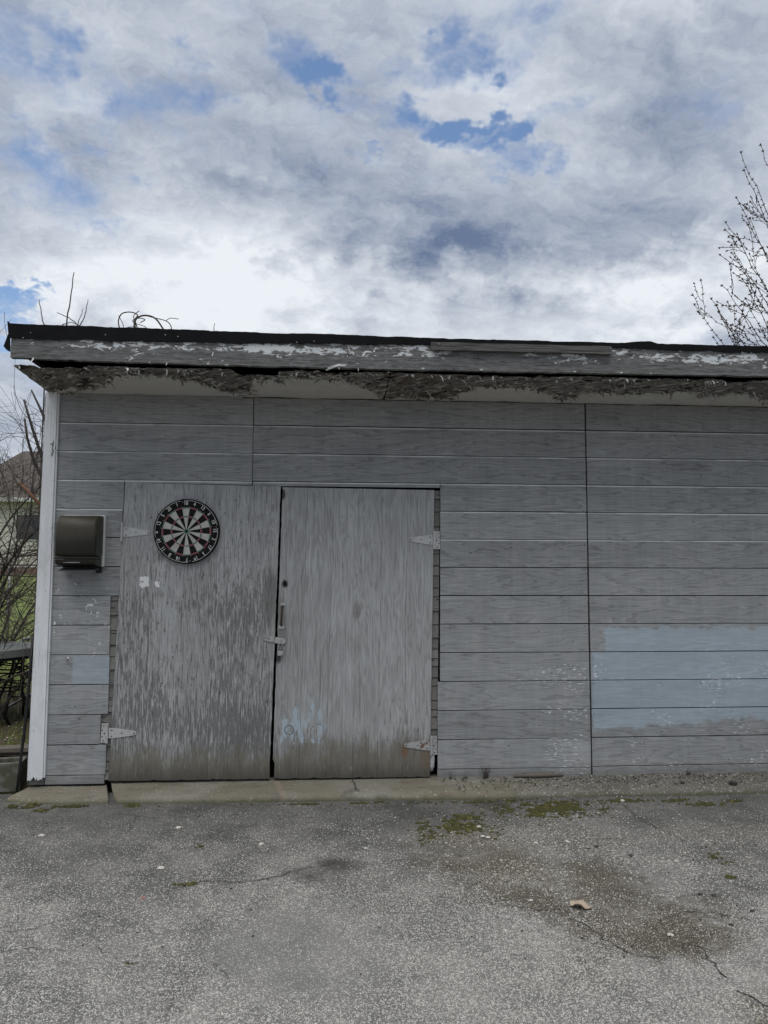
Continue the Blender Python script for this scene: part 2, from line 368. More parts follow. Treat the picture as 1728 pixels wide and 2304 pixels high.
def asphalt_mat():
    m, nt, b, (x, y, z), oi = newmat('worn_asphalt', .9, .2)
    P = cmb(nt, x, y, 0.0)
    wide = noi(nt, P, .8, 5, .6); mid = noi(nt, P, 3.1, 6, .62); fin = noi(nt, P, 24, 5, .65)
    v1 = vor(nt, P, 135); v1c = vor(nt, P, 135, out='Color')
    v2 = vor(nt, P, 230); v2c = vor(nt, P, 230, out='Color')
    r1 = sep(nt, v1c.k)[0]; r2 = sep(nt, v2c.k)[1]
    # fewer bare stones near the wall, more in the worn lane nearer the middle of the yard
    worn = y.sm(-2.9, -.35, 1.0, 0.0)
    st_d = .80 - worn*.42 - (mid-.5)*.85 - (wide-.5)*.75
    stone1 = (r1 - st_d).sm(.0, .05)*(1-(v1 + (r2-.5)*.25).sm(.34, .50))
    stone2 = (r2 - st_d - .06).sm(.0, .05)*(1-v2.sm(.38, .52))
    binder = scalec(nt, mixc(nt, mid.sm(.35, .65), (.098, .097, .091), (.142, .139, .130)), .58 + fin*.55 + (wide-.5)*.8 + (mid-.5)*.5 + worn*.40)
    c = binder
    sc1 = scalec(nt, mixc(nt, r2, (.50, .48, .445), (.74, .715, .67)), .45+r2*.65)
    c = mixc(nt, stone2*.75, c, scalec(nt, (.44, .42, .385), .5 + r1*.8))
    c = mixc(nt, stone1*.9, c, sc1)
    # fine pale dust filling smooth patches
    def patch(cx, cy, rx, ry, k=1.0):
        q = ((x-cx)*(x-cx))*(1/rx**2) + ((y-cy)*(y-cy))*(1/ry**2)
        return (1-(q + (mid-.5)*2.6 + (wide-.5)*2.2 + (fin-.5)*.8).sm(.1, 1.0))*k
    du = patch(1.85, -2.05, .42, .5, .75).max(patch(3.5, -1.55, .20, .13, .8)).max(patch(2.75, -1.15, .3, .2, .5))
    c = mixc(nt, du*.6, c, scalec(nt, (.215, .212, .205), .85 + fin*.3))
    # brown silt that has washed together, and two dark oil-like spots
    si = patch(2.72, -1.0, .42, .30, .7).max(patch(3.75, -2.7, .45, .45, .9)).max(patch(3.1, -1.55, .55, .35, .9)).max(patch(2.85, -1.25, .5, .32, .9)).max(patch(3.35, -2.0, .5, .38, .95))
    grit = (r2-.62).sm(.0, .1)*(1-v2.sm(.4, .5))
    silt = mixc(nt, grit*.8, scalec(nt, mixc(nt, fin, (.062, .051, .035), (.118, .099, .072)), .45+mid*.7), (.46, .43, .37))
    c = mixc(nt, si*.95, c, silt)
    ds = patch(1.83, -1.36, .20, .15, .95).max(patch(2.0, -1.28, .20, .13, .9)).max(patch(1.42, -2.35, .1, .2, .4))
    c = mixc(nt, ds*.8, c, (.05, .047, .042))
    # pale crushed grit lying loose
    gr = patch(3.2, -.95, .75, .35, .8).max(patch(2.95, -1.45, .3, .2, .7)).max(patch(2.9, -2.35, .3, .12, .6)).max(patch(3.45, -2.55, .3, .1, .9)).max(patch(4.2, -.95, .5, .2, .6))
    g2 = (r1-.45).sm(.0, .08)*(1-v1.sm(.42, .55))*gr
    c = mixc(nt, g2*.85, c, scalec(nt, (.60, .565, .48), .55 + r2*.55))
    # staining plus the wall's shade, both painted as darkening towards the concrete
    dd = y.sm(-1.7, -.25)*.85 + x.sm(1.0, -1.0)*.12
    c = mixc(nt, (dd*(mid+.2)).clamp()*.75, c, scalec(nt, (.088, .087, .082), .6 + fin*.8))
    hair = vor(nt, cmb(nt, x+(mid-.5)*.35, y+(wide-.5)*.5, 0.0), 1.15, 'DISTANCE_TO_EDGE')
    hc = (1-hair.sm(.001, .007))*noi(nt, P, 1.7, 3, .5).sm(.52, .62)*.45
    c = mixc(nt, hc, c, (.03, .028, .025))
    setc(nt, b, c)
    bump(nt, b, fin - v1*.6, .7, .004)
    return m
M_asphalt = asphalt_mat()

def concrete_mat():
    m, nt, b, (x, y, z), oi = newmat('old_concrete', .9, .2)
    P = cmb(nt, x, y, z)
    wide = noi(nt, P, 2.2, 5, .6); fin = noi(nt, P, 60, 5, .7); mid = noi(nt, P, 9, 5, .6)
    c = scalec(nt, mixc(nt, wide.sm(.38, .62), (.25, .237, .20), (.20, .182, .138)), .62 + fin*.55 + (mid-.5)*.35)
    right = x.sm(2.9, 3.8)
    c = mixc(nt, (right*(mid+.35)).clamp()*.8, c, scalec(nt, (.11, .105, .092), .45+fin*1.0))
    r = sep(nt, vor(nt, P, 120, out='Color').k)[0]
    c = mixc(nt, (r-(.985 - right*.10)).sm(.0, .012)*.5, c, (.52, .51, .47))
    moss = (1-(z + (mid-.5)*.05).sm(-.075, -.035))
    c = mixc(nt, moss*.75, c, scalec(nt, mixc(nt, fin, (.045, .05, .02), (.09, .095, .035)), 1.0))
    st = (1-((x-1.60)+(y+.1)*.25+(mid-.5)*.04).abs().sm(.0, .035))*.35
    c = mixc(nt, st, c, (.34, .25, .20))
    dirt = noi(nt, cmb(nt, x*6, y*14, 5.0), 1, 6, .7).sm(.50, .66)
    c = mixc(nt, dirt*.55, c, scalec(nt, (.11, .105, .088), .5+fin))
    setc(nt, b, c); bump(nt, b, fin*.7 + mid*.5, .5, .005)
    return m
M_conc = concrete_mat()
M_crack = simple('dirt_in_crack', (.055, .050, .043), .95, .6, 60)

def ground_mat():
    m, nt, b, (x, y, z), oi = newmat('yard_soil_and_lawn', .95, .1)
    P = cmb(nt, x, y, 0.0)
    n = noi(nt, P, 2.0, 6, .65); f = noi(nt, P, 30, 5, .7)
    soil = scalec(nt, mixc(nt, n, (.075, .06, .042), (.12, .105, .07)), .5+f)
    mossy = scalec(nt, (.09, .095, .035), .5+f)
    soil = mixc(nt, n.sm(.5, .6), soil, mossy)
    grass = scalec(nt, mixc(nt, noi(nt, P, .7, 4, .6), (.12, .185, .05), (.22, .24, .085)), .55+f*.9)
    c = mixc(nt, (y + (n-.5)*2).sm(3.3, 5.0), soil, grass)
    setc(nt, b, c); bump(nt, b, f, .8, .02)
    return m
M_ground = ground_mat()
M_grass = simple('grass_blade', (.16, .22, .065), .8, .4, 6, c2=(.24, .22, .11))
M_moss = simple('moss_green', (.058, .056, .020), .95, .5, 70, c2=(.10, .095, .03))
M_bark = simple('grey_brown_bark', (.060, .052, .046), .9, .4, 25)
M_bark2 = simple('reddish_twig_bark', (.16, .085, .05), .9, .4, 25)
M_bud = simple('dark_red_bud', (.10, .055, .05), .7, .4, 40)
M_twig = simple('dry_vine_twig', (.085, .072, .062), .9, .4, 25)
M_black = simple('black_painted_iron', (.018, .018, .018), .5, .4, 20)
M_alu = simple('dull_aluminium_tube', (.55, .56, .56), .35, .15, 15, metal=.8)
M_galv = simple('galvanised_wire', (.30, .30, .30), .5, .2, 15, metal=.6)
M_steel = simple('scuffed_zinc_steel', (.52, .52, .50), .38, .25, 60, metal=.75, c2=(.30, .29, .27))
M_hinge = simple('grey_painted_hinge', (.47, .475, .47), .5, .2, 40, c2=(.40, .40, .395))
M_rhinge = simple('rusty_painted_hinge', (.38, .385, .38), .6, .2, 35, c2=(.16, .085, .05))
M_screw = simple('screw_head', (.10, .10, .10), .45, .3, 80, metal=.5)
M_rust = simple('brown_rusted_iron', (.075, .05, .038), .75, .5, 50, c2=(.05, .03, .022))
M_block = simple('mossy_concrete_block', (.15, .148, .132), .95, .4, 18, c2=(.085, .085, .055))
M_planks = simple('rotten_plank', (.15, .13, .11), .95, .5, 3, stretch=(2, 20, 30))
M_tabletop = simple('grey_wood_table_top', (.25, .27, .26), .7, .25, 6, stretch=(1, 1, 6))
M_greycan = simple('grey_plastic', (.13, .135, .14), .5, .15, 8)
M_pebble = simple('pale_pebble', (.50, .48, .43), .85, .3, 30)
M_dpebble = simple('dark_asphalt_crumb', (.05, .048, .045), .9, .4, 40)
def agg_mat():
    m, nt, b, (x, y, z), oi = newmat('aggregate_stone', .85, .25)
    r1, r2, r3 = sep(nt, vor(nt, cmb(nt, x, y, 0.0), 115, out='Color').k)
    c = scalec(nt, mixc(nt, r2, (.35, .341, .318), (.45, .440, .415)), .42 + r1*.9)
    setc(nt, b, c); return m
M_agg = agg_mat()
M_leaf = simple('dry_tan_leaf', (.40, .325, .25), .8, .25, 50)
M_red = simple('red_scrap', (.40, .12, .12), .6, .1, 30)
M_hsiding = simple('cream_house_siding', (.62, .60, .54), .7, .08, 4)
M_hroof = simple('brown_shingle', (.10, .088, .08), .9, .3, 6)
M_hwin = simple('dark_window_glass', (.03, .035, .04), .15, .2, 2, spec=.5)
M_brick = simple('red_brown_foundation', (.20, .12, .095), .9, .3, 6)
M_white = simple('white_plastic', (.60, .61, .58), .5, .12, 12)
def disp_mat():
    m, nt, b, (x, y, z), oi = newmat('smoked_olive_plastic', .36, .45)
    n = noi(nt, cmb(nt, x*7, y*7, z*7), 1, 5, .6)
    up = (z + (n-.5)*.12).sm(1.64, 1.74)
    c = mixc(nt, up*.36, (.013, .011, .006), (.10, .088, .052))      # dust lying on the rounded top
    c = scalec(nt, c, .7+n*.6)
    setc(nt, b, c)
    nt.links.new((.22 + n*.22 + up*.15).k, b.inputs['Roughness'])
    return m
M_disp = disp_mat()
M_dblack = simple('dartboard_black', (.010, .010, .010), .8, .3, 40, spec=.15)
M_dwhite = simple('dartboard_cream', (.46, .455, .43), .85, .15, 60, c2=(.40, .37, .36))
M_dred = simple('dartboard_red', (.26, .022, .04), .8, .15, 40)
M_dgreen = simple('dartboard_green', (.022, .12, .062), .8, .15, 40)
M_dwire = simple('dartboard_wire', (.46, .46, .44), .45, .1, 40, metal=.3)
M_dnum = simple('dartboard_number_paint', (.60, .60, .58), .6, .1, 40)

# ------------------------------------------------------------------ mesh helper
class MB:
    def __init__(s): s.v, s.f = [], []
    def add(s, vs, fs):
        o = len(s.v); s.v += [tuple(p) for p in vs]; s.f += [tuple(i+o for i in f) for f in fs]; return s
    def box(s, x0, x1, y0, y1, z0, z1):
        return s.add([(x0,y0,z0),(x1,y0,z0),(x1,y1,z0),(x0,y1,z0),(x0,y0,z1),(x1,y0,z1),(x1,y1,z1),(x0,y1,z1)],
                     [(0,3,2,1),(4,5,6,7),(0,1,5,4),(1,2,6,5),(2,3,7,6),(3,0,4,7)])
    def hexa(s, p):      # 8 corner points, ordered as box
        return s.add(p, [(0,3,2,1),(4,5,6,7),(0,1,5,4),(1,2,6,5),(2,3,7,6),(3,0,4,7)])
    def prism(s, poly, d, axis=1):
        """poly: list of points (3D), extruded by vector d"""
        n = len(poly); d = Vector(d)
        a = [Vector(p) for p in poly]; b = [p+d for p in a]
        return s.add(a+b, [tuple(range(n)), tuple(range(2*n-1, n-1, -1))] + [(i, i+n, (i+1) % n + n, (i+1) % n) for i in range(n)])
    def tube(s, pts, rad, sides=5, cap=True):
        pts = [Vector(p) for p in pts]; n = len(pts)
        if not isinstance(rad, (list, tuple)): rad = [rad]*n
        prev = None; rings = []
        for i, p in enumerate(pts):
            t = (pts[min(i+1, n-1)] - pts[max(i-1, 0)])
            if t.length < 1e-9: t = Vector((0,0,1))
            t.normalize()
            if prev is None:
                a = Vector((0,0,1)) if abs(t.z) < .9 else Vector((1,0,0))
                nrm = t.cross(a).normalized()
            else:
                nrm = (prev - t*prev.dot(t))
                nrm = nrm.normalized() if nrm.length > 1e-6 else t.orthogonal().normalized()
            prev = nrm; bn = t.cross(nrm)
            rings.append([p + (nrm*math.cos(2*math.pi*k/sides) + bn*math.sin(2*math.pi*k/sides))*rad[i] for k in range(sides)])
        vs = [q for r_ in rings for q in r_]; fs = []
        for i in range(n-1):
            for k in range(sides):
                a, b = i*sides+k, i*sides+(k+1) % sides
                fs.append((a, b, b+sides, a+sides))
        if cap: fs += [tuple(range(sides-1, -1, -1)), tuple(range((n-1)*sides, n*sides))]
        return s.add(vs, fs)
    def ring(s, c, axis, r0, r1, h, n=48):
        """annular slab around axis"""
        ax = Vector(axis).normalized(); a = ax.orthogonal().normalized(); b = ax.cross(a); c = Vector(c); vs = []; fs = []
        for k in range(n):
            d = a*math.cos(2*math.pi*k/n) + b*math.sin(2*math.pi*k/n)
            vs += [c+d*r0, c+d*r1, c+d*r1+ax*h, c+d*r0+ax*h]
        for k in range(n):
            i, j = k*4, ((k+1) % n)*4
            for q in range(4): fs.append((i+q, j+q, j+(q+1) % 4, i+(q+1) % 4))
        return s.add(vs, fs)
    def disc(s, c, axis, r, h, n=32, bev=0):
        ax = Vector(axis).normalized(); a = ax.orthogonal().normalized(); b = ax.cross(a); c = Vector(c)
        def circ(rr, hh): return [c+ax*hh+(a*math.cos(2*math.pi*k/n)+b*math.sin(2*math.pi*k/n))*rr for k in range(n)]
        rs = [circ(r, 0), circ(r, h-bev), circ(r-bev, h)] if bev else [circ(r, 0), circ(r, h)]
        m = len(rs); vs = [p for q in rs for p in q]; fs = [tuple(range(n-1, -1, -1)), tuple(range((m-1)*n, m*n))]
        for j in range(m-1):
            fs += [(j*n+k, j*n+(k+1) % n, (j+1)*n+(k+1) % n, (j+1)*n+k) for k in range(n)]
        return s.add(vs, fs)
    def blob(s, c, rx, ry, rz, seed=0, jag=.25, seg=6, rings=4):
        r_ = random.Random(seed); vs = [(c[0], c[1], c[2]-rz)]; fs = []
        for i in range(1, rings):
            th = math.pi*i/rings
            for k in range(seg):
                ph = 2*math.pi*(k+.5*(i % 2))/seg; q = 1 + r_.uniform(-jag, jag)
                vs.append((c[0]+rx*math.sin(th)*math.cos(ph)*q, c[1]+ry*math.sin(th)*math.sin(ph)*q, c[2]-rz*math.cos(th)*(1+r_.uniform(-jag, jag)*.5)))
        vs.append((c[0], c[1], c[2]+rz)); L = len(vs)-1
        for k in range(seg): fs.append((0, 1+(k+1) % seg, 1+k)); fs.append((L, L-seg+k, L-seg+(k+1) % seg))
        for i in range(rings-2):
            for k in range(seg):
                a, b = 1+i*seg+k, 1+i*seg+(k+1) % seg
                fs.append((a, b, b+seg, a+seg))
        return s.add(vs, fs)
    def build(s, name, mat, parent=None, smooth=False, mats=None, idx=None, bevel=0, segs=1):
        me = bpy.data.meshes.new(name); me.from_pydata(s.v, [], s.f); me.update()
        me.materials.append(mat)
        for m in mats or []: me.materials.append(m)
        if idx:
            for i, p in enumerate(me.polygons): p.material_index = idx(p)
        if smooth:
            for p in me.polygons: p.use_smooth = True
        o = bpy.data.objects.new(name, me); col.objects.link(o)
        if parent: o.parent = parent
        if bevel:
            b = o.modifiers.new('bevel', 'BEVEL'); b.width = bevel; b.segments = segs; b.limit_method = 'ANGLE'; b.angle_limit = R(30)
        return o
def tag(o, label=None, cat=None, group=None, kind=None):
    for k, v in (('label', label), ('category', cat), ('group', group), ('kind', kind)):
        if v: o[k] = v
    return o
def empty(name, loc=(0, 0, 0)):
    o = bpy.data.objects.new(name, None); col.objects.link(o); o.location = loc; o.empty_display_size = .1
    return o
def fbm(x, y, z=0): return mnoise.fractal(Vector((x, y, z)), .8, 2.0, 4)

# ------------------------------------------------------------------ ground
def gz(x, y):       # yard asphalt height
    return -.066 + .006*fbm(x*.9, y*.9, 2) - .004*max(0, -y-1)
def steps(pts):
    r_ = []
    for (a, b, n) in pts: r_ += [a+(b-a)*i/n for i in range(n)]
    return r_ + [pts[-1][1]]
def sheet(xs, ys, fz, name, mat):
    vs = [(x, y, fz(x, y)) for y in ys for x in xs]; w = len(xs)
    fs = [(j*w+i, j*w+i+1, (j+1)*w+i+1, (j+1)*w+i) for j in range(len(ys)-1) for i in range(w-1)]
    m = MB(); m.add(vs, fs); return m.build(name, mat, smooth=True)
def lawn_z(x, y):
    if y < .0: return -.11
    if y < .12: return -.11 + .06*(y/.12)
    if y < 2.5: return -.05 + .012*fbm(x*2, y*2)
    return -.05 + .0412*(min(y, 34)-2.5) + .012*fbm(x*2, y*2)
g = sheet(steps([(-400, -30, 6), (-30, -6, 12), (-6, 1, 40), (1, 40, 10), (40, 400, 6)]), steps([(-200, -20, 4), (-20, -.1, 4), (-.1, 4, 40), (4, 40, 30), (40, 900, 6)]), lawn_z, 'ground', M_ground)
tag(g, kind='structure')
asp = sheet(steps([(-9, -1, 8), (-1, 6, 90), (6, 14, 8)]), steps([(-18, -5, 8), (-5, -.0, 70)]), gz, 'driveway', M_asphalt)
tag(asp, kind='structure')
def crack(pts, w, parent, zf, seed, name='crack'):
    r_ = random.Random(seed); P2 = []
    for (a, b) in zip(pts, pts[1:]):
        n = max(2, int(math.dist(a, b)/.018))
        for i in range(n):
            t = i/n; P2.append((a[0]+(b[0]-a[0])*t + r_.uniform(-.007, .007) + .02*fbm(a[0]*9+t*6, seed), a[1]+(b[1]-a[1])*t + r_.uniform(-.009, .009) + .02*fbm(a[1]*9+t*6, seed+4)))
    vs, fs = [], []
    for i, p in enumerate(P2):
        q = P2[min(i+1, len(P2)-1)]; q0 = P2[max(i-1, 0)]
        d = Vector((q[0]-q0[0], q[1]-q0[1], 0)); d = d.normalized() if d.length else Vector((1,0,0)); nn = Vector((-d.y, d.x, 0))
        ww = w*(.35+r_.random()*.9)*(.25+.75*math.sin(math.pi*min(1, max(0, (i+.4)/len(P2))))**.5)
        for sgn in (-1, 1):
            xx, yy = p[0]+nn.x*ww*sgn, p[1]+nn.y*ww*sgn*1.2
            vs.append((xx, yy, zf(xx, yy)+.004))
        if i: fs.append((2*i-2, 2*i-1, 2*i+1, 2*i))
    fs = [f for f in fs if fbm(vs[f[0]][0]*6, vs[f[0]][1]*6, seed) > -.25 - w*60]
    m = MB(); m.add(vs, fs); return m.build(name, M_crack, parent)
CR = [([(2.743,-1.772),(2.884,-1.814),(2.997,-1.864),(3.048,-1.93),(3.088,-2.022),(3.128,-2.127),(3.187,-2.218),(3.291,-2.242),(3.396,-2.223)], .0028),
      ([(3.396,-2.223),(3.43,-2.15),(3.493,-2.168),(3.469,-2.303),(3.481,-2.398),(3.483,-2.486),(3.526,-2.571),(3.60,-2.75)], .0036),
      ([(3.417,-1.953),(3.571,-1.879),(3.722,-1.899),(3.787,-1.956),(3.879,-2.013),(4.1,-2.06)], .0028),
      ([(3.87,-.44),(3.864,-.68),(3.884,-.801),(3.938,-.989),(3.99,-1.13)], .003),
      ([(.50,-1.88),(.681,-1.859),(.769,-1.785),(.873,-1.708),(.963,-1.67)], .0015),
      ([(.55,-2.03),(.735,-2.009),(.892,-2.037),(1.014,-2.019),(1.169,-2.139),(1.311,-2.172),(1.451,-2.205)], .0015),
      ([(.774,-.30),(.758,-.49),(.781,-.722),(.674,-.891),(.637,-1.08),(.545,-1.248),(.409,-1.386)], .0015),
      ([(1.174,-1.593),(1.218,-1.499),(1.326,-1.431),(1.545,-1.457),(1.677,-1.414),(1.811,-1.327),(1.978,-1.253),(2.051,-1.198)], .0025)]
for i, (p, w) in enumerate(CR): crack(p, w, asp, gz, 100+i)

import numpy as np
def aggregate(n, seed):
    g_ = np.random.default_rng(seed); C_ = []
    while len(C_) < n:
        y = -.30 - 2.75*g_.random()**.8; d_ = y + 5.13; x = 2.2 + d_*(g_.random()-.5)*1.22 + .05
        worn_ = min(1, max(0, (-y-.35)/2.2)); k_ = .18 + .55*worn_ + .55*fbm(x*1.3, y*1.3, 7) + .45*fbm(x*5, y*5, 9)
        if ((x-3.25-(-y-1.75)*.5)/.45)**2 + ((y+1.75)/.8)**2 + 1.2*fbm(x*3, y*3, 5) < .9: k_ *= .35
        if ((x-1.85)/.33)**2 + ((y+2.05)/.35)**2 + .8*fbm(x*4, y*4, 6) < 1: k_ *= .3
        if ((x-1.9)/.24)**2 + ((y+1.33)/.14)**2 + .8*fbm(x*6, y*6, 6) < 1: k_ *= .2
        k_ *= .45 + .55*min(1, max(0, (-y-.3)/1.2))
        if g_.random() < k_: C_.append((x, y, gz(x, y)))
    C_ = np.array(C_); r_ = g_.uniform(.0014, .0039, n); h_ = r_*g_.uniform(.3, .8, n); a_ = g_.uniform(0, 6.283, n); e_ = g_.uniform(.6, 1.0, n)
    V_ = np.zeros((n, 11, 3))
    for k in range(5):
        t = a_ + 2*np.pi*k/5; j = g_.uniform(.8, 1.2, n)
        dx_, dy_ = np.cos(t)*r_*j, np.sin(t)*r_*j*e_
        V_[:, k] = np.stack([C_[:, 0]+dx_, C_[:, 1]+dy_, C_[:, 2]-.001], 1)
        V_[:, 5+k] = np.stack([C_[:, 0]+dx_*.72, C_[:, 1]+dy_*.72, C_[:, 2]+h_*.8], 1)
    V_[:, 10] = np.stack([C_[:, 0], C_[:, 1], C_[:, 2]+h_], 1)
    F_ = []
    for k in range(5):
        q = (k+1) % 5; F_ += [(k, q, 5+q), (k, 5+q, 5+k), (5+k, 5+q, 10)]
    F_ = (np.array(F_)[None] + 11*np.arange(n)[:, None, None]).reshape(-1, 3)
    me = bpy.data.meshes.new('aggregate'); me.vertices.add(n*11); me.vertices.foreach_set('co', V_.ravel())
    me.loops.add(F_.size); me.loops.foreach_set('vertex_index', F_.ravel().astype(np.int32))
    me.polygons.add(len(F_)); me.polygons.foreach_set('loop_start', np.arange(0, F_.size, 3, dtype=np.int32))
    me.update(calc_edges=True); me.materials.append(M_agg)
    o = bpy.data.objects.new('aggregate', me); col.objects.link(o); o.parent = asp; tag(o, kind='stuff')
aggregate(95000, 4)
# concrete apron: cast strips with a worn, rounded front edge
def apron(x0, x1, yb, front, name, skl=0, skr=0, drop=0):
    xs = [x0+(x1-x0)*i/60 for i in range(61)]; prof = [(0, 0), (.35, -.010), (.7, -.020), (.88, -.028), (.96, -.040), (1.0, -.062), (1.0, -.12)]
    vs, fs = [], []
    for i, x in enumerate(xs):
        t = i/60; fy = front(x) + .010*fbm(x*6, 3) + .004*fbm(x*30, 1)
        for (a, dz_) in prof:
            y = yb + (fy-yb)*a
            sx = x + (skl*(1-t) + skr*t)*a
            vs.append((sx, y, .004*fbm(sx*5, y*5) + dz_ + drop*(1+.3*t) + .003))
    k = len(prof)
    for i in range(60):
        for j in range(k-1): fs.append((i*k+j, i*k+j+1, (i+1)*k+j+1, (i+1)*k+j))
    fs.append(tuple(range(k-1, -1, -1))); fs.append(tuple(range(60*k, 61*k)))
    m = MB(); m.add(vs, fs); o = m.build(name, M_conc, smooth=True); tag(o, kind='structure'); return o
ap1 = apron(-.07, .405, .05, lambda x: -.225+.05*(x < -.0), 'concrete_apron', -.10, .10, -.012)
ap2 = apron(.43, 7.6, .05, lambda x: -.255-.045*min(1, max(0, (x-1.2)/2)), 'concrete_apron', .14, 0, 0)
apz = lambda x, y: -.022*max(0, (-y+.05)/.33) + .004*fbm(x*5, y*5) + .004
crack([(2.105, .0), (2.12, -.10), (2.135, -.2), (2.165, -.275)], .004, ap2, apz, 5)
crack([(2.135, -.2), (2.06, -.24), (2.03, -.28)], .004, ap2, apz, 6)
crack([(2.76, .0), (2.755, -.09), (2.73, -.13)], .003, ap2, apz, 8)
crack([(3.9, -.05), (3.99, -.15), (4.05, -.2)], .004, ap2, apz, 9)

# ------------------------------------------------------------------ the shed
shed = empty('shed', (2.6, 0, 0)); shed.location = (0, 0, 0)
tag(shed, 'long grey plywood-sided shed with flat roof, rotting eaves and double plank doors', 'shed')
ZK = [2.70-.2032*k for k in range(14)]
def board(x0, x1, z0, z1, lip=.006, proud=0.0, skew=0.0, tilt=0.0, tl=0.0):
    """one siding board; pale bevel along its top edge, recessed joint above"""
    yF, yB = -.018-proud, -.002
    g_ = .0022 if lip > .005 else .0034
    a0, a1 = x0+g_, x1-g_
    q_ = random.Random(int(x0*977+z0*3571)); yF += q_.uniform(-.0025, .001); z0 += q_.uniform(-.0012, .0012); tilt += q_.uniform(-.002, .002)
    t0 = z1-g_+tl; t1 = z1-g_
    vs = [(a0, yB, z0+g_), (a1, yB, z0+g_+tilt), (a1, yF, z0+g_+tilt), (a0, yF, z0+g_),
          (a0, yF, t0-lip), (a1, yF, t1-lip), (a0, yF+lip*.32, t0), (a1, yF+lip*.32, t1), (a0, yB, t0), (a1, yB, t1)]
    fs = [(3, 2, 5, 4), (4, 5, 7, 6), (6, 7, 9, 8), (0, 1, 2, 3), (0, 3, 4, 6, 8), (2, 1, 9, 7, 5), (1, 0, 8, 9)]
    m = MB(); m.add(vs, fs)
    return m.build('siding_board', M_siding, shed, mats=[M_edge], idx=lambda p: 1 if p.index == 1 and lip > .005 else 0)
for k in range(3):
    lip = .0100
    zb = ZK[k+1] if k < 2 else 2.076
    board(.012, 1.381, zb if k < 2 else ZK[3], ZK[k], lip if k else .003, tl=0)
    board(1.381, 3.822, ZK[k+1], ZK[k], lip if k else .003)
sect = [(3.828, 6.266), (6.270, 7.6)]
rows = ZK + [-.035]
for k in range(14):
    z1, z0 = rows[k], rows[k+1]
    lip = .0100 if k in (1, 2, 3, 4) else (.007 if k == 5 else .0028)
    for j, (a, b_) in enumerate(sect):
        board(a, b_, z0 - (.035 if k == 13 else 0), z1, lip if k else .003, proud=.001*((k*7+j*3) % 3))
    if k >= 3:
        xr = {3: .487, 4: .483, 5: .487, 6: .484, 7: .418, 8: .420, 9: .424, 10: .424, 11: .377, 12: .419, 13: .412}[k]
        xr -= .012*max(0, k-3)/10 if k < 7 else 0
        board(.012, xr, z0 + (.03 if k == 13 else 0), z1, lip if k < 5 else .0035)
        xl = 2.734 if k < 10 else 2.718
        board(xl-.0012*(k-3), 3.822, z0 + (.012 if k == 13 else 0), z1, lip if k < 6 else .003, proud=.001 if k < 10 else .005, tilt=(-.006 if k in (11, 12) else 0))
m = MB(); q_ = random.Random(19)
for k in range(1, 14):
    for x in [3.80, 3.85] + [q_.choice([.06, .42, 1.34, 1.42, 1.83, 2.2, 2.6, 2.9, 3.1, 3.3, 3.55, 4.05, 4.25, 4.45, 4.66, 4.9, 5.1])+q_.uniform(-.05, .05) for _ in range(5)]:
        if k >= 3 and .38 < x < 2.75: continue
        m.disc((x, -.0215, rows[k] + q_.choice([-.020, .004, -.035]) + q_.uniform(-.006, .006)), (0, -1, 0), q_.uniform(.0022, .0042), .0015, 6)
tag(m.build('siding_nails', M_screw, shed), kind='stuff')
m = MB(); m.tube([(.135, -.02, .832), (.150, -.05, .850), (.156, -.062, .857)], [.004, .0045, .0065], 8); m.build('bolt', M_steel, shed)
# header strips over the doors
board(.487, 1.381, 2.066, ZK[3], .010, proud=.004, tilt=-.006)
board(1.383, 2.734, 2.056, ZK[3], .010)
# structural wall behind the boards, with the door opening, sides, back, floor
m = MB(); m.box(-.06, .41, .0, .10, -.04, 2.78); m.box(2.74, 7.6, .0, .10, -.04, 2.78); m.box(.41, 2.74, .0, .10, 2.10, 2.78)
m.build('wall_frame', M_dark, shed)
m = MB(); m.box(-.06, .0, .10, 5.6, -.04, 2.78); m.build('side_wall', M_weath, shed)
m = MB(); m.box(7.55, 7.6, .10, 5.6, -.04, 2.78); m.build('side_wall', M_weath, shed)
m = MB(); m.box(.0, 7.55, 5.5, 5.6, -.04, 2.78); m.build('back_wall', M_weath, shed)
m = MB(); m.box(.0, 7.55, .10, 5.5, -.06, -.015); m.build('shed_floor', M_dark, shed)
# frieze strip under the soffit, white corner board
m = MB(); m.box(.050, 1.30, -.024, -.0185, 2.655, 2.702); m.build('frieze_strip', M_siding, shed)
def ragged_trim():
    n = 14; vsF = []
    for i in range(n+1):
        t = i/n; z = .035 + .018*fbm(t*9, 4) + (.02 if .35 < t < .55 else 0)
        vsF.append((-.092+.10*t, z))
    poly = [(-.064, 2.705), (.012, 2.705)] + [(x, z) for x, z in reversed(vsF)]
    m = MB(); m.prism([(x, -.042, z) for x, z in poly], (0, .024, 0)); return m
ragged_trim().build('corner_board', M_trim, shed)
m = MB(); m.prism([(.0125, -.033, 2.70), (.024, -.033, 2.70), (.020, -.033, .05), (.0095, -.033, .05)], (0, .016, 0)); m.build('corner_bead', M_trim, shed)
m = MB(); m.prism([(-.078, -.016, 2.70), (-.062, -.016, 2.70), (-.086, -.016, .0), (-.104, -.016, .0)], (0, .09, 0)); m.build('corner_backing', M_weath, shed)
m = MB(); m.prism([(-.064, -.018, 2.70), (.010, -.018, 2.70), (.008, -.018, .0), (-.088, -.018, .0)], (0, .016, 0)); m.build('corner_post', M_clap, shed)

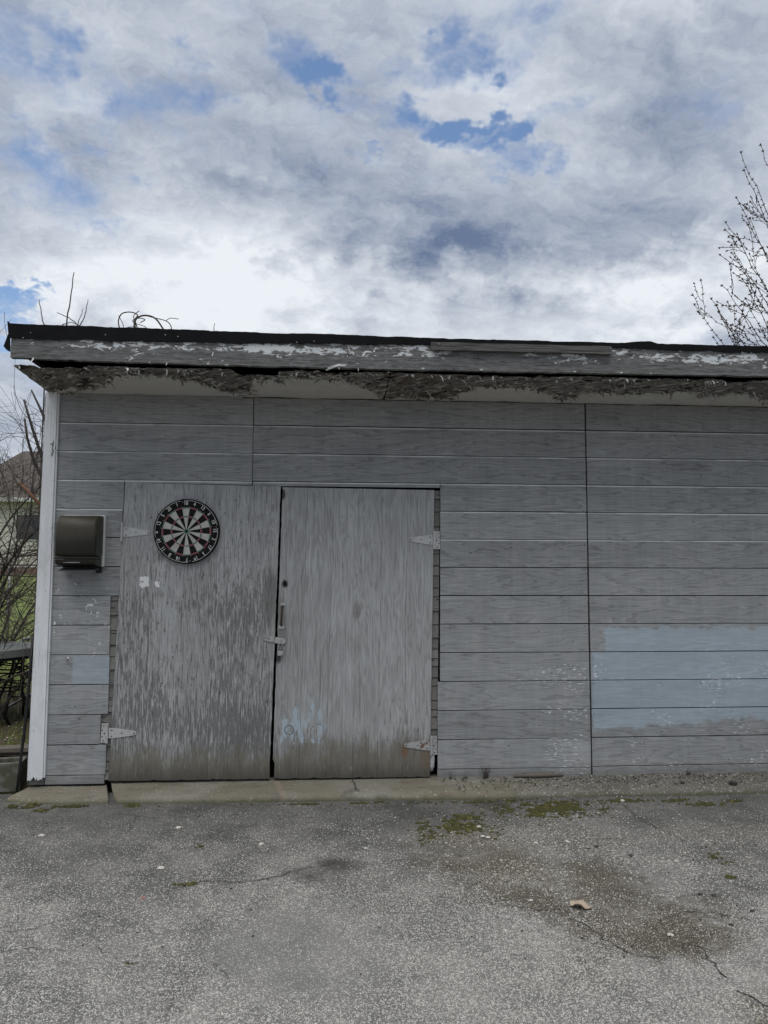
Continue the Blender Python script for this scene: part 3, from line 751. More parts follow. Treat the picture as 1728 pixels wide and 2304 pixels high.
# old clapboards that show beside the doors
def claps(xa, xb, za, zb, seed, y0=-.004, lo=.05, hi=.11):
    r_ = random.Random(seed); z = za
    while z < zb-.01:
        h = r_.uniform(lo, hi); h = min(h, zb-z)
        a = r_.uniform(-.003, .003); ln = lambda zz: -.028*(1-zz/2.05)
        y = y0 + r_.uniform(-.004, .003)
        m = MB(); m.hexa([(xa+ln(z)+a, y-.006, z+.002), (xb+ln(z), y-.006, z+.002), (xb+ln(z), .05, z+.002), (xa+ln(z)+a, .05, z+.002),
                          (xa+ln(z+h)+a, y+.002, z+h-.002), (xb+ln(z+h), y+.002, z+h-.002), (xb+ln(z+h), .05, z+h-.002), (xa+ln(z+h)+a, .05, z+h-.002)])
        m.build('old_clapboard', M_clap, shed); z += h
claps(2.684, 2.735, .27, 2.04, 3)
claps(.385, .478, .02, 1.47, 4)
claps(.470, .486, 1.47, 2.06, 5)
m = MB()          # torn grey flashing below the lower right hinge
m.tube([(2.672, .004, .185), (2.671, -.002, .12), (2.668, -.003, .08), (2.664, .0, .045)], [.021, .022, .022, .016], 10); m.build('jamb_flashing', M_hinge, shed, smooth=True)

# --- doors
def leaf(name, TL, TR, BL, BR, n, y, seed, hinge_left):
    r_ = random.Random(seed)
    L_ = lambda a, b, t: (a[0]+(b[0]-a[0])*t, a[1]+(b[1]-a[1])*t)
    d = MB(); d.hexa([(BL[0]+.01, y+.017, BL[1]+.02), (BR[0]-.01, y+.017, BR[1]+.02), (BR[0]-.01, y+.05, BR[1]+.02), (BL[0]+.01, y+.05, BL[1]+.02),
                      (TL[0]+.01, y+.017, TL[1]-.005), (TR[0]-.01, y+.017, TR[1]-.005), (TR[0]-.01, y+.05, TR[1]-.005), (TL[0]+.01, y+.05, TL[1]-.005)])
    door = d.build(name, M_dark, shed)
    cuts = [0] + [(i + r_.uniform(-.05, .05))/n for i in range(1, n)] + [1]
    for i in range(n):
        t0, t1 = cuts[i], cuts[i+1]
        a, b_ = L_(TL, TR, t0), L_(TL, TR, t1); c, e = L_(BL, BR, t0), L_(BL, BR, t1)
        g_ = .0003; rows_ = 60; lft, rgt = [], []
        eL = (i == 0 and not hinge_left); eR = (i == n-1 and hinge_left)
        for k in range(rows_+1):
            t = k/rows_
            p, q = L_(c, a, t), L_(e, b_, t)
            jl = (.007*abs(fbm(t*26, seed))+(.012 if t < .06 else 0)) if eL else 0
            jr = (.007*abs(fbm(t*26, seed+3))) if eR else 0
            lft.append((p[0]+g_+jl, p[1])); rgt.append((q[0]-g_-jr, q[1]))
        nb = 9
        bot = [L_(c, e, (k+1)/(nb+1)) for k in range(nb)]
        bot = [(x, z+.012*max(0, fbm(x*22, seed))) for x, z in bot]
        poly = [lft[0]] + bot + rgt + lft[:0:-1]
        m = MB(); dd = r_.uniform(-.0008, .0008)
        m.prism([(x, y+dd, z) for x, z in poly], (0, .0165, 0))
        m.build('door_board', M_door, door, bevel=.0012)
    return door
dl = leaf('door', (.494, 2.069), (1.585, 2.056), (.440, .016), (1.533, .012), 5, -.026, 11, True)
dr = leaf('door', (1.595, 2.050), (2.690, 2.040), (1.550, .012), (2.655, .006), 6, -.026, 12, False)

def hinge(parent, px_, pz, L, sgn, mat, ang=0, plate=True, rust=False):
    """T hinge: barrel at px_, strap going sgn along x, leaf plate on the frame"""
    y = -.031
    def T(x, z): 
        ca, sa = math.cos(ang), math.sin(ang)
        return (px_ + sgn*(x*ca - z*sa), pz + x*sa + z*ca)
    m = MB()
    st = [T(.010, .036), T(L*.35, .031), T(L-.012, .0145), T(L-.003, .010), T(L, .0), T(L-.003, -.010), T(L-.012, -.0145), T(L*.35, -.031), T(.010, -.036)]
    m.prism([(x, y, z) for x, z in st], (0, .0045, 0))
    o = m.build('hinge', mat, parent, bevel=.001)
    m = MB()
    for (za, zb) in ((-.066, -.037), (-.036, .036), (.037, .066)):
        a, b_ = T(0, za), T(0, zb); m.tube([(a[0], y-.002, a[1]), (b_[0], y-.002, b_[1])], .0085, 10)
    b = m.build('hinge_barrel', mat, parent, smooth=False)
    if plate:
        m = MB(); q = [T(-.008, .064), T(-.040, .064), T(-.044, -.064), T(-.008, -.064)]
        m.prism([(x, y+.004, z) for x, z in q], (0, .004, 0)); m.build('hinge_plate', mat, parent)
    m = MB()
    sc = [(.030, .020), (.030, -.020), (L*.5, 0), (L-.014, 0)] + ([(-.026, .05), (-.034, .02), (-.02, -.002), (-.034, -.024), (-.026, -.05)] if plate else [])
    for i, (sx, sz) in enumerate(sc):
        a = T(sx, sz); m.disc((a[0], y if sx > 0 else y+.004, a[1]), (0, -1, 0), .0045 if i % 3 else .0055, .002, 8)
    tag(m.build('hinge_screws', M_rust if rust else M_screw, parent), kind='stuff')
hinge(dl, .482, 1.722, .195, 1, M_hinge, R(-1), plate=False)
hinge(dl, .424, .340, .196, 1, M_hinge, R(-1))
hinge(dr, 2.688, 1.677, .188, -1, M_hinge, R(1))
hinge(dr, 2.664, .225, .192, -1, M_rhinge, R(1), rust=True)
# pull handle on the right leaf
m = MB(); y = -.026
m.tube([(1.606, y-.004, 1.205), (1.606, y-.030, 1.190), (1.604, y-.036, 1.135), (1.602, y-.030, 1.082), (1.602, y-.004, 1.068)], .0075, 8); m.build('pull_handle', M_rust, dr, smooth=True)
for (x, z, w) in ((1.607, 1.215, .022), (1.601, 1.056, .022)):
    m = MB(); m.box(x-w, x+w, y-.004, y, z-.012, z+.013); m.build('handle_foot', M_steel, dr, bevel=.002)
# hasp across the gap
hasp = MB()
def rot2(cx, cz, a, pts): return [(cx+x*math.cos(a)-z*math.sin(a), cz+x*math.sin(a)+z*math.cos(a)) for x, z in pts]
A = R(-10)
pl = rot2(1.558, .968, A, [(-.075, -.019), (-.012, -.019), (-.012, .019), (-.075, .019)])
hasp.prism([(x, y-.007, z) for x, z in pl], (0, .006, 0))
hs = hasp.build('hasp_plate', M_steel, dl, bevel=.002)
st = [(-.002, -.021), (.055, -.021)] + [(.055+.021*math.sin(t), -.021*math.cos(t)) for t in [math.pi*i/8 for i in range(1, 8)]] + [(.055, .021), (-.002, .021)]
m = MB(); m.prism([(x, y-.012, z) for x, z in rot2(1.558, .968, A, st)], (0, .007, 0)); m.build('hasp_strap', M_steel, dr, bevel=.002)
kb = rot2(1.558, .968, A, [(-.007, -.012), (-.007, .012)])
m = MB(); m.tube([(kb[0][0], y-.010, kb[0][1]), (kb[1][0], y-.010, kb[1][1])], .007, 8); m.build('hasp_knuckle', M_steel, dl)
m = MB(); m.tube([(1.599, y-.008, .975), (1.599, y-.026, .972), (1.599, y-.026, .955), (1.599, y-.008, .952)], .003, 6); m.build('hasp_staple', M_steel, dr)
pad = empty('padlock', (1.598, -.05, .875)); tag(pad, 'small steel padlock hanging from the hasp between the doors', 'padlock')
m = MB(); m.box(-.019, .019, -.010, .012, -.014, .016); m.build('lock_body', M_steel, pad, bevel=.003, segs=2)
m = MB(); m.tube([(-.012, 0, .014), (-.012, 0, .055), (-.009, 0, .068), (0, 0, .075), (.009, 0, .068), (.012, 0, .055), (.012, 0, .014)], .0035, 8); m.build('shackle', M_steel, pad, smooth=True)
# nail heads and holes on doors and boards
m = MB()
for (x, z) in [(1.60+i*.0+dx_, z_) for (dx_, z_) in [(.03, 2.0), (.25, 1.985), (.42, 1.98), (.58, 1.975), (.72, 1.97), (.83, 1.965), (1.06, 1.97), (.43, 1.84), (.43, 1.79), (.02, 1.88), (.02, 1.70), (.66, 1.65), (.71, 1.65), (.87, 1.58), (.05, .78), (.55, .32), (.83, .24)]] + [(.56, 1.97), (.72, 1.97), (.9, 1.96), (1.31, 1.80), (1.45, 1.78), (1.5, 2.02), (1.47, 1.55), (1.49, 1.52), (.78, 1.35), (.95, .62)]:
    m.disc((x, -.0265, z), (0, -1, 0), .0035, .0015, 6)
o = m.build('door_nails', M_screw, dr); tag(o, kind='stuff')

# --- soffit panels: sagging plywood, chewed front edge
def front_y(x):
    y = -.632 + .02*fbm(x*7, 1) + .012*fbm(x*31, 2)
    for (a, b_, d) in ((.08, .40, .055), (1.30, 1.62, .13), (1.85, 2.02, .05), (3.02, 3.3, .03), (4.55, 4.75, .045)):
        if a < x < b_: y += d*(min(1, min(x-a, b_-x)/.03))
    return y
def soffit(x0, x1, z_f, sagl):
    n = int((x1-x0)/.02); vs, fs = [], []; K = 12
    for i in range(n+1):
        x = x0+(x1-x0)*i/n; fy = front_y(x)
        for k in range(K+1):
            t = k/K; y = -.004+(fy+.004)*t
            z = 2.703 + .030*t + .006*fbm(x*3, y*4, 5) - sagl*t*t*(1 + .6*fbm(x*2.5, 9)) + (.006*fbm(x*18, y*18, 2)*t)
            vs.append((x + (.02*t if x0 < .1 and i < 3 else 0), y, z))
    w = K+1; base = len(vs)
    vs += [(x_, y_, z_+.006) for x_, y_, z_ in vs]
    for i in range(n):
        for k in range(K):
            a = i*w+k; fs.append((a, a+1, a+w+1, a+w)); b_ = a+base; fs.append((b_, b_+w, b_+w+1, b_+1))
        a = i*w+K; fs.append((a, a+base, a+w+base, a+w))
    for k in range(K): fs.append((k, k+base, k+1+base, k+1)); a = n*w+k; fs.append((a, a+1, a+1+base, a+base))
    m = MB(); m.add(vs, fs); return m.build('soffit_panel', M_soffit, shed, smooth=False)
soffit(-.055, 2.318, 0, .004); soffit(2.326, 4.75, 0, .005); soffit(4.756, 7.6, 0, .004)
# splinters of veneer and curled paint hanging from the soffit
def splinters(n, mat, name, seed, paint=False):
    r_ = random.Random(seed); m = MB()
    while n:
        x = r_.uniform(-.03, 6.2); bb = soff_b(max(0, x)); dpt = 1 - bb*r_.uniform(.0, 1.12)
        if r_.random() < .40: dpt = 1 - bb*r_.uniform(.82, 1.1)
        elif r_.random() < .25: dpt = .985
        if dpt < .03 or fbm(x*4.5, seed) < r_.uniform(-.5, .25): continue
        y = -.004 + (front_y(x)+.004)*min(.99, dpt)
        z = 2.701 + .027*dpt
        an = r_.gauss(-.9, .9); L_ = r_.uniform(.018, .075)*(1.5 if r_.random() < .12 else 1); w = r_.uniform(.005, .019)*(.6 if L_ > .05 else 1.1)
        d = Vector((math.cos(an), math.sin(an), 0)); s2 = Vector((-d.y, d.x, 0))
        curl = r_.choice([r_.uniform(.15, .8), r_.uniform(.9, 1.5)]); p = Vector((x, y, z)); vs, fs = [], []; K = 4
        for k in range(K+1):
            t = k/K; ww = w*(1-.75*t*t)*r_.uniform(.7, 1.15); q = p + s2*(0 if k == 0 else r_.uniform(-.004, .004))
            vs += [q - s2*ww, q + s2*ww]
            p = p + (d*math.cos(curl*t*1.5) + Vector((0, 0, -1))*math.sin(curl*t*1.5))*(L_/K)
            if k: fs.append((2*k-2, 2*k-1, 2*k+1, 2*k))
        b0 = len(vs); vs += [(a_[0], a_[1], a_[2]-.0015) for a_ in vs]; fs += [tuple(j+b0 for j in f[::-1]) for f in fs]
        m.add(vs, fs); n -= 1
    o = m.build(name, mat, shed); tag(o, kind='stuff'); return o
splinters(520, M_splint, 'veneer_splinters', 21)
splinters(420, M_scurl, 'paint_curls', 22)
# fascia, felt, patch board, roof deck
def strip(x0, x1, y0, y1, zb, zt, name, mat, n=120, bev=0):
    vs, fs = [], []
    for i in range(n+1):
        x = x0+(x1-x0)*i/n; a, b_ = zb(x), zt(x)
        vs += [(x, y0, a), (x, y1, a), (x, y1, b_), (x, y0, b_)]
    for i in range(n):
        for k in range(4): fs.append((i*4+k, i*4+(k+1) % 4, (i+1)*4+(k+1) % 4, (i+1)*4+k))
    fs += [(0, 1, 2, 3), (n*4+3, n*4+2, n*4+1, n*4)]
    m = MB(); m.add(vs, fs); return m.build(name, mat, shed)
lerp = lambda pts: (lambda x: next((va+(vb-va)*(x-a)/(b_-a) for (a, va), (b_, vb) in zip(pts, pts[1:]) if a <= x <= b_), pts[-1][1]))
fb = lerp([(-.1, 2.768), (.3, 2.757), (1.2, 2.748), (2.2, 2.744), (3.5, 2.747), (4.8, 2.752), (7.7, 2.752)])
strip(-.030, 7.62, -.682, -.645, lambda x: fb(x)+.004*fbm(x*5, 7)+.003*fbm(x*40, 3), lambda x: 2.945, 'fascia_board', M_fascia, 400)
ft = lerp([(-.1, 2.976), (1.0, 2.966), (1.66, 2.954), (1.70, 2.962), (2.6, 2.950), (3.85, 2.950), (3.95, 2.962), (4.03, 2.966), (4.08, 2.951), (7.7, 2.951)])
fbm_ = lerp([(-.1, 2.884), (.6, 2.884), (1.2, 2.886), (1.7, 2.894), (2.2, 2.902), (2.6, 2.906), (3.74, 2.906), (3.75, 2.920), (4.2, 2.910), (4.7, 2.907), (7.7, 2.905)])
strip(-.042, 7.63, -.692, -.684, lambda x: fbm_(x)+.008*fbm(x*4, 2)+.005*fbm(x*22, 5), lambda x: ft(x)+.004*fbm(x*6, 8)+.002*fbm(x*25, 8), 'roofing_felt', M_felt, 400)
m = MB(); m.prism([(-.040, -.690, 2.978), (-.055, -.688, 2.992), (-.045, -.68, 2.93), (-.082, -.665, 2.84), (-.060, -.67, 2.815), (-.034, -.685, 2.80)], (.004, .002, 0)); m.build('torn_felt_flap', M_felt, shed)
strip(2.575, 3.755, -.712, -.6935, lambda x: 2.868 + .003*fbm(x*6, 1), lambda x: 2.918+.003*fbm(x*5, 4), 'patch_board', M_weath, 60)
m = MB(); m.box(-.02, 7.6, -.644, 5.9, 2.925, 2.944); m.build('roof_deck', M_dark, shed)
m = MB(); m.hexa([(-.045, -.683, 2.945), (7.63, -.683, 2.945), (7.63, 5.95, 2.945), (-.045, 5.95, 2.945), (-.045, -.683, 2.951), (7.63, -.683, 2.949), (7.63, 5.95, 3.02), (-.045, 5.95, 3.02)]); m.build('roof_covering', M_felt, shed)
for i in range(13):
    x = .0 + i*.61; m = MB(); m.box(x+.03, x+.07, -.62, 5.5, 2.785, 2.924); m.build('rafter', M_dark, shed)
# curled white paint on the fascia, roofing nail heads
r_ = random.Random(5); m = MB()
for i in range(7):
    x = r_.choice([r_.uniform(.1, 4.9), r_.gauss(2.05, .15), r_.gauss(1.1, .3)]); z = fb(x) + r_.choice([.004, .004, r_.uniform(.02, .12)])
    L_ = r_.uniform(.008, .028); an = r_.uniform(-2.6, -.4); d = Vector((math.cos(an), 0, math.sin(an))); s2 = Vector((-d.z, 0, d.x)); w = r_.uniform(.002, .006)
    p = Vector((x, -.6835, z)); vs, fs = [], []
    for k in range(4):
        t = k/3; vs += [p - s2*w*(1-.6*t), p + s2*w*(1-.6*t)]; p = p + d*(L_/3) + Vector((0, -.006*t*2, -.002))
        if k: fs.append((2*k-2, 2*k-1, 2*k+1, 2*k))
    m.add(vs, fs)
vs = []; m.add([(2.03, -.684, 2.755), (2.04, -.684, 2.77), (1.99, -.70, 2.752), (1.985, -.70, 2.765), (1.945, -.70, 2.735), (1.935, -.705, 2.745), (1.91, -.695, 2.72), (1.905, -.70, 2.724)], [(0, 1, 3, 2), (2, 3, 5, 4), (4, 5, 7, 6)])
o = m.build('fascia_paint_flakes', M_flake, shed); tag(o, kind='stuff')
m = MB()
for i in range(14):
    x = r_.uniform(0, 5.0); m.disc((x, -.692 if x < 2.5 or x > 3.8 else -.712, r_.uniform(2.885, 2.93) if x < 2.5 else 2.905), (0, -1, 0), .0032, .002, 6)
o = m.build('roofing_nails', M_steel, shed); tag(o, kind='stuff')

# ------------------------------------------------------------------ paper towel dispenser
dp = empty('paper_towel_dispenser', (.23, -.02, 1.475)); tag(dp, 'dark smoked plastic paper towel dispenser with pale back plate, screwed to the siding', 'dispenser')
def wpart(m, name, mat, parent, **k):
    off = parent.location; m.v = [(a-off.x, b-off.y, c-off.z) for a, b, c in m.v]; return m.build(name, mat, parent, **k)
m = MB(); m.box(.085, .373, -.052, -.019, 1.478, 1.838); wpart(m, 'back_plate', M_white, dp, bevel=.008, segs=3)
def cover(x0, x1, prof, inset):
    m = MB(); n = len(prof); cy_ = sum(p[0] for p in prof)/n; cz_ = sum(p[1] for p in prof)/n
    secs = []
    for (t, sc) in [(0, .86), (.02, .95), (.06, 1.0), (.94, 1.0), (.98, .95), (1, .86)]:
        x = x0+(x1-x0)*t
        secs.append([(x, min(-.05, -.05 + (y+.05)*sc) if y < -.05 else y, cz_ + (z-cz_)*(1-(1-sc)*.45)) for y, z in prof])
    vs = [p for s_2 in secs for p in s_2]; fs = []
    for j in range(len(secs)-1):
        for k in range(n): fs.append((j*n+k, j*n+(k+1) % n, (j+1)*n+(k+1) % n, (j+1)*n+k))
    fs += [tuple(range(n-1, -1, -1)), tuple(range((len(secs)-1)*n, len(secs)*n))]
    m.add(vs, fs); return m
arc = [(-.11 - .095*math.sin(t), 1.725 + .105*math.cos(t)) for t in [math.pi/2*i/10 for i in range(11)]]
prof = [(-.050, 1.832)] + arc + [(-.207, 1.66), (-.206, 1.575), (-.202, 1.548), (-.050, 1.548)]
o = wpart(cover(.090, .362, prof[::-1], .01), 'cover', M_disp, dp, smooth=True)
o.data.polygons.foreach_set('use_smooth', [len(p.vertices) == 4 for p in o.data.polygons])
m = MB(); m.box(.093, .359, -.199, -.05, 1.531, 1.5465); wpart(m, 'cover_rim', M_disp, dp, bevel=.004, segs=2)
m = MB(); m.prism([(.094, -.05, 1.529), (.094, -.197, 1.529), (.094, -.190, 1.497), (.094, -.15, 1.484), (.094, -.05, 1.474)], (.264, 0, 0)); wpart(m, 'lower_cover', M_disp, dp, bevel=.006, segs=2)
m = MB(); m.box(.15, .26, -.1985, -.186, 1.506, 1.5095); wpart(m, 'tear_bar', M_steel, dp)
m = MB(); m.hexa([(.10, -.165, 1.448), (.345, -.165, 1.448), (.345, -.045, 1.470), (.10, -.045, 1.470), (.10, -.165, 1.452), (.345, -.165, 1.452), (.345, -.045, 1.474), (.10, -.045, 1.474)]); wpart(m, 'paper_chute', M_greycan, dp)
m = MB(); m.box(.325, .352, -.06, -.019, 1.435, 1.480); wpart(m, 'latch', M_black, dp)

# ------------------------------------------------------------------ dartboard
db = empty('dartboard', (.934, -.026, 1.728)); tag(db, 'round bristle dartboard with numbers, hung on the left door', 'dartboard')
m = MB(); m.disc((0, 0, 0), (0, -1, 0), .2275, .036, 72, .003); m.build('board_body', M_dblack, db)
def wedge(r0, r1, a0, a1, y, h, n=5):
    vs = []; 
    for i in range(n+1):
        a = a0+(a1-a0)*i/n
        for r1_ in (r0, r1):
            vs += [(r1_*math.sin(a), y, r1_*math.cos(a)), (r1_*math.sin(a), y-h, r1_*math.cos(a))]
    fs = []
    for i in range(n):
        b_ = i*4; c = b_+4
        fs += [(b_+1, b_+3, c+3, c+1), (b_+0, b_+1, c+1, c+0), (b_+2, c+2, c+3, b_+3)]
    fs += [(0, 2, 3, 1), (n*4, n*4+1, n*4+3, n*4+2)]
    m = MB(); m.add(vs, fs); return m
NUM = [18, 4, 13, 6, 10, 15, 2, 17, 3, 19, 7, 16, 8, 11, 14, 9, 12, 5, 20, 1]
A0 = R(-2.3)
for i, num in enumerate(NUM):
    a = A0 + R(18)*i; a0, a1 = a-R(9), a+R(9); light = i % 2 == 0
    s1, s2 = (M_dwhite, M_dgreen) if light else (M_dblack, M_dred)
    wedge(.016, .099, a0, a1, -.036, .0012).build('inner_segment', s1, db)
    wedge(.099, .107, a0, a1, -.036, .0012).build('triple_segment', s2, db)
    wedge(.107, .162, a0, a1, -.036, .0012).build('outer_segment', s1, db)
    wedge(.162, .170, a0, a1, -.036, .0012).build('double_segment', s2, db)
    cu_ = bpy.data.curves.new('n', 'FONT'); cu_.body = str(num); cu_.size = .038; cu_.align_x = 'CENTER'; cu_.align_y = 'CENTER'; cu_.extrude = .0008; cu_.offset = .0004
    t_o = bpy.data.objects.new('n', cu_); col.objects.link(t_o)
    dg = bpy.context.evaluated_depsgraph_get(); me = bpy.data.meshes.new_from_object(t_o.evaluated_get(dg)); bpy.data.objects.remove(t_o)
    me.name = 'number'; me.materials.clear(); me.materials.append(M_dnum)
    me.transform(Matrix.Rotation(a, 4, 'Y') @ Matrix.Translation((0, 0, .197)) @ Matrix.Rotation(R(90), 4, 'X') @ Matrix.Diagonal((.8, 1, 1, 1)))
    me.transform(Matrix.Translation((0, -.0375, 0)))
    o = bpy.data.objects.new('number', me); col.objects.link(o); o.parent = db; o['label'] = 'white number %d on the rim' % num
m = MB(); m.ring((0, -.036, 0), (0, -1, 0), .0075, .016, .0014, 28); m.build('outer_bull', M_dgreen, db)
m = MB(); m.disc((0, -.036, 0), (0, -1, 0), .0075, .0014, 20); m.build('bull', M_dblack, db)
m = MB()
for r_2 in (.016, .099, .107, .162, .170):
    m.tube([(r_2*math.sin(2*math.pi*k/60), -.0380, r_2*math.cos(2*math.pi*k/60)) for k in range(61)], .00065, 4)
for i in range(20):
    a = A0+R(9)+R(18)*i; m.tube([(.016*math.sin(a), -.0382, .016*math.cos(a)), (.182*math.sin(a), -.0382, .182*math.cos(a))], .0006, 4)
m.build('wire_spider', M_dwire, db)
m = MB()
for (g0, g1) in ((-5, 78), (84, 168), (176, 252), (259, 348)):
    m.tube([(.2165*math.sin(R(g0+(g1-g0)*k/30)), -.0385, .2165*math.cos(R(g0+(g1-g0)*k/30))) for k in range(31)], .0014, 5)
m.build('number_ring', M_dnum, db)
for g0 in (81, 172, 255.5, 351.5):
    m = MB(); m.disc((.208*math.sin(R(g0)), -.036, .208*math.cos(R(g0))), (0, -1, 0), .0026, .0015, 8); m.build('ring_clip', M_dnum, db)

# ------------------------------------------------------------------ things beside the corner
m = MB(); m.tube([(-.112, .012, 1.0), (-.118, .003, .75), (-.128, -.012, .45), (-.150, -.03, .10), (-.160, -.04, -.085)], .0105, 8)
tag(m.build('black_pipe', M_black, smooth=True), 'thin black pipe leaning on the white corner board', 'pipe')
def cinder(loc, rz, label):
    o = empty('concrete_block', loc); o.rotation_euler = (0, 0, rz); tag(o, label, 'block')
    w, d, h = .195, .09, .19
    m = MB()
    m.box(-w, w, -d, -d+.03, 0, h); m.box(-w, w, d-.03, d, 0, h)
    for x in (-w+.0001, -.015, w-.0301): m.box(x, x+.03, -d+.0302, d-.0302, 0.001, h-.002)
    m.build('block_shell', M_block, o, bevel=.003)
    return o
cinder((-.375, .09, -.056), R(8), 'mossy grey hollow concrete block lying beside the white corner board')
def plank(p0, p1, w, t, label, seed):
    p0, p1 = Vector(p0), Vector(p1); d = (p1-p0).normalized(); s2 = d.cross(Vector((0, 0, 1))).normalized(); up = s2.cross(d)
    r_ = random.Random(seed); m = MB(); N_ = 8; vs, fs = [], []
    for i in range(N_+1):
        p = p0+(p1-p0)*(i/N_); ww = w*(1+r_.uniform(-.08, .08)); tt = t*(1+r_.uniform(-.15, .15))
        vs += [p-s2*ww, p+s2*ww, p+s2*ww+up*tt, p-s2*ww+up*tt]
    for i in range(N_):
        for k in range(4): fs.append((i*4+k, i*4+(k+1) % 4, (i+1)*4+(k+1) % 4, (i+1)*4+k))
    fs += [(3, 2, 1, 0), (N_*4, N_*4+1, N_*4+2, N_*4+3)]
    m.add(vs, fs); o = m.build('old_plank', M_planks); tag(o, label, 'plank', 'rotten planks lying beside the shed'); return o
plank((-1.6, .62, -.05), (-.14, .50, .005), .07, .035, 'split grey plank lying just behind the concrete block', 1)
plank((-1.7, .95, -.05), (-.16, .80, .02), .09, .04, 'wide rotten plank lying between the block and the patio table', 2)
plank((-1.2, .80, .015), (-.15, .68, .06), .05, .03, 'thin plank lying across the two other rotten planks', 3)
# patio table: slab top on a black wire base with crossed legs
tb = empty('patio_table', (-1.42, 2.25, -.05)); tag(tb, 'low patio table with grey wooden top on black wire legs', 'table')
m = MB(); m.disc((0, 0, .655), (0, 0, 1), .46, .075, 40, .006); m.build('table_top', M_tabletop, tb)
m = MB(); m.ring((0, 0, .625), (0, 0, 1), .40, .45, .028, 40); m.build('table_apron', M_black, tb)
for k in range(4):
    a = R(-52+90*k); d = Vector((math.cos(a), math.sin(a), 0)); s2 = Vector((-d.y, d.x, 0)); q = d*.30
    m = MB(); m.tube([q+Vector((0, 0, .63)), q+Vector((0, 0, .27))], .020, 8)
    for sgn in (-1, 1): m.tube([q+Vector((0, 0, .28)), q+d*.03+s2*.04*sgn+Vector((0, 0, .15)), q+d*.05+s2*.11*sgn], .013, 7)
    m.build('leg', M_black, tb, smooth=True)
for (z, rr) in ((.53, .30), (.50, .34), (.36, .30), (.33, .34)):
    m = MB(); m.tube([(rr*math.cos(2*math.pi*k/40), rr*math.sin(2*math.pi*k/40), z+.012*math.sin(8*math.pi*k/40)) for k in range(41)], .008, 6, False); m.build('wire_ring', M_black, tb, smooth=True)
ch = empty('lawn_chair', (-1.08, 3.02, -.04)); ch.rotation_euler = (0, 0, R(-90)); tag(ch, 'aluminium tube lawn chair standing behind the patio table', 'chair')
for sx in (-.27, .27):
    m = MB(); m.tube([(sx, -.42, 0), (sx, .10, .30), (sx, .30, .42)], .014, 8); m.build('leg', M_alu, ch, smooth=True)
    m = MB(); m.tube([(sx, .35, 0), (sx, -.26, .40), (sx, -.33, .52), (sx, -.31, .68), (sx, -.22, .74), (sx, .28, .84)], .014, 8); m.build('arm', M_alu, ch, smooth=True)
m = MB(); m.box(-.25, .25, -.26, .24, .36, .385); m.build('seat', M_greycan, ch)
m = MB(); m.hexa([(-.25, .24, .37), (.25, .24, .37), (.25, .27, .37), (-.25, .27, .37), (-.25, .36, .85), (.25, .36, .85), (.25, .39, .85), (-.25, .39, .85)]); m.build('backrest', M_greycan, ch)
tr = empty('storage_tub', (-.75, 3.9, -.02)); tag(tr, 'low grey plastic tub on the grass behind the table', 'tub')
m = MB(); m.hexa([(-.42, -.2, 0), (.42, -.2, 0), (.42, .2, 0), (-.42, .2, 0), (-.48, -.24, .36), (.48, -.24, .36), (.48, .24, .36), (-.48, .24, .36)]); m.build('tub_body', M_greycan, tr, bevel=.02, segs=2)
m = MB(); m.box(-.5, .5, -.26, .26, .362, .40); m.build('tub_lid', M_greycan, tr, bevel=.012, segs=2)

# ------------------------------------------------------------------ chain-link fence
fz0 = lawn_z(-3, 6.2)
fe = empty('chain_link_fence', (-3, 6.2, fz0)); tag(fe, 'chain-link fence across the lawn beyond the bushes', 'fence')
for k in range(3):
    m = MB(); m.tube([(-2.6+2.6*k, 0, 0), (-2.6+2.6*k, 0, 1.36)], .025, 8); m.build('post', M_galv, fe, smooth=True)
m = MB(); m.tube([(-2.6, 0, 1.34), (2.6, 0, 1.34)], .017, 8); m.build('top_rail', M_galv, fe, smooth=True)
m = MB(); pit = .075
nx = int(5.2/pit)
for i in range(-18, nx+1):
    for sgn in (1, -1):
        xa = -2.6+i*pit if sgn == 1 else -2.6+(i+18)*pit; xb = xa + sgn*1.30
        za, zb = .03, 1.33
        if xa < -2.6: za += (-2.6-xa); xa = -2.6
        if xa > 2.6: za += (xa-2.6); xa = 2.6
        if xb > 2.6: zb -= (xb-2.6); xb = 2.6
        if xb < -2.6: zb -= (-2.6-xb); xb = -2.6
        if zb > za+.02: m.tube([(xa, .03*sgn*.1, za), (xb, .03*sgn*.1, zb)], .0022, 3, False)
o = m.build('wire_mesh', M_galv, fe); tag(o, kind='stuff')

# ------------------------------------------------------------------ house far behind
hz = lawn_z(-12, 28)
ho = empty('house', (-9.5, 28, hz)); tag(ho, 'cream-sided house with brown hip roof far beyond the lawn', 'house')
for k in range(14):
    m = MB(); m.box(-5.5, 5.5, -.02-.0015*(k % 2), .10, .45+k*.21, .45+(k+1)*.21-.012); m.build('siding_course', M_hsiding, ho)
m = MB(); m.box(-5.4, 5.4, .11, 8, .0, 3.36); m.build('house_wall', M_hsiding, ho)
m = MB(); m.box(-5.55, 5.55, -.05, .12, 0, .44); m.build('foundation', M_brick, ho)
m = MB(); rz = 6.2
m.add([(-6, -.5, 3.38), (6, -.5, 3.38), (6, 8.5, 3.38), (-6, 8.5, 3.38), (-4.4, 4, rz), (4.4, 4, rz), (-6, -.5, 3.28), (6, -.5, 3.28), (6, 8.5, 3.28), (-6, 8.5, 3.28)],
      [(0, 1, 5, 4), (1, 2, 5), (2, 3, 4, 5), (3, 0, 4), (0, 6, 7, 1), (1, 7, 8, 2), (2, 8, 9, 3), (3, 9, 6, 0), (9, 8, 7, 6)])
m.build('roof', M_hroof, ho)
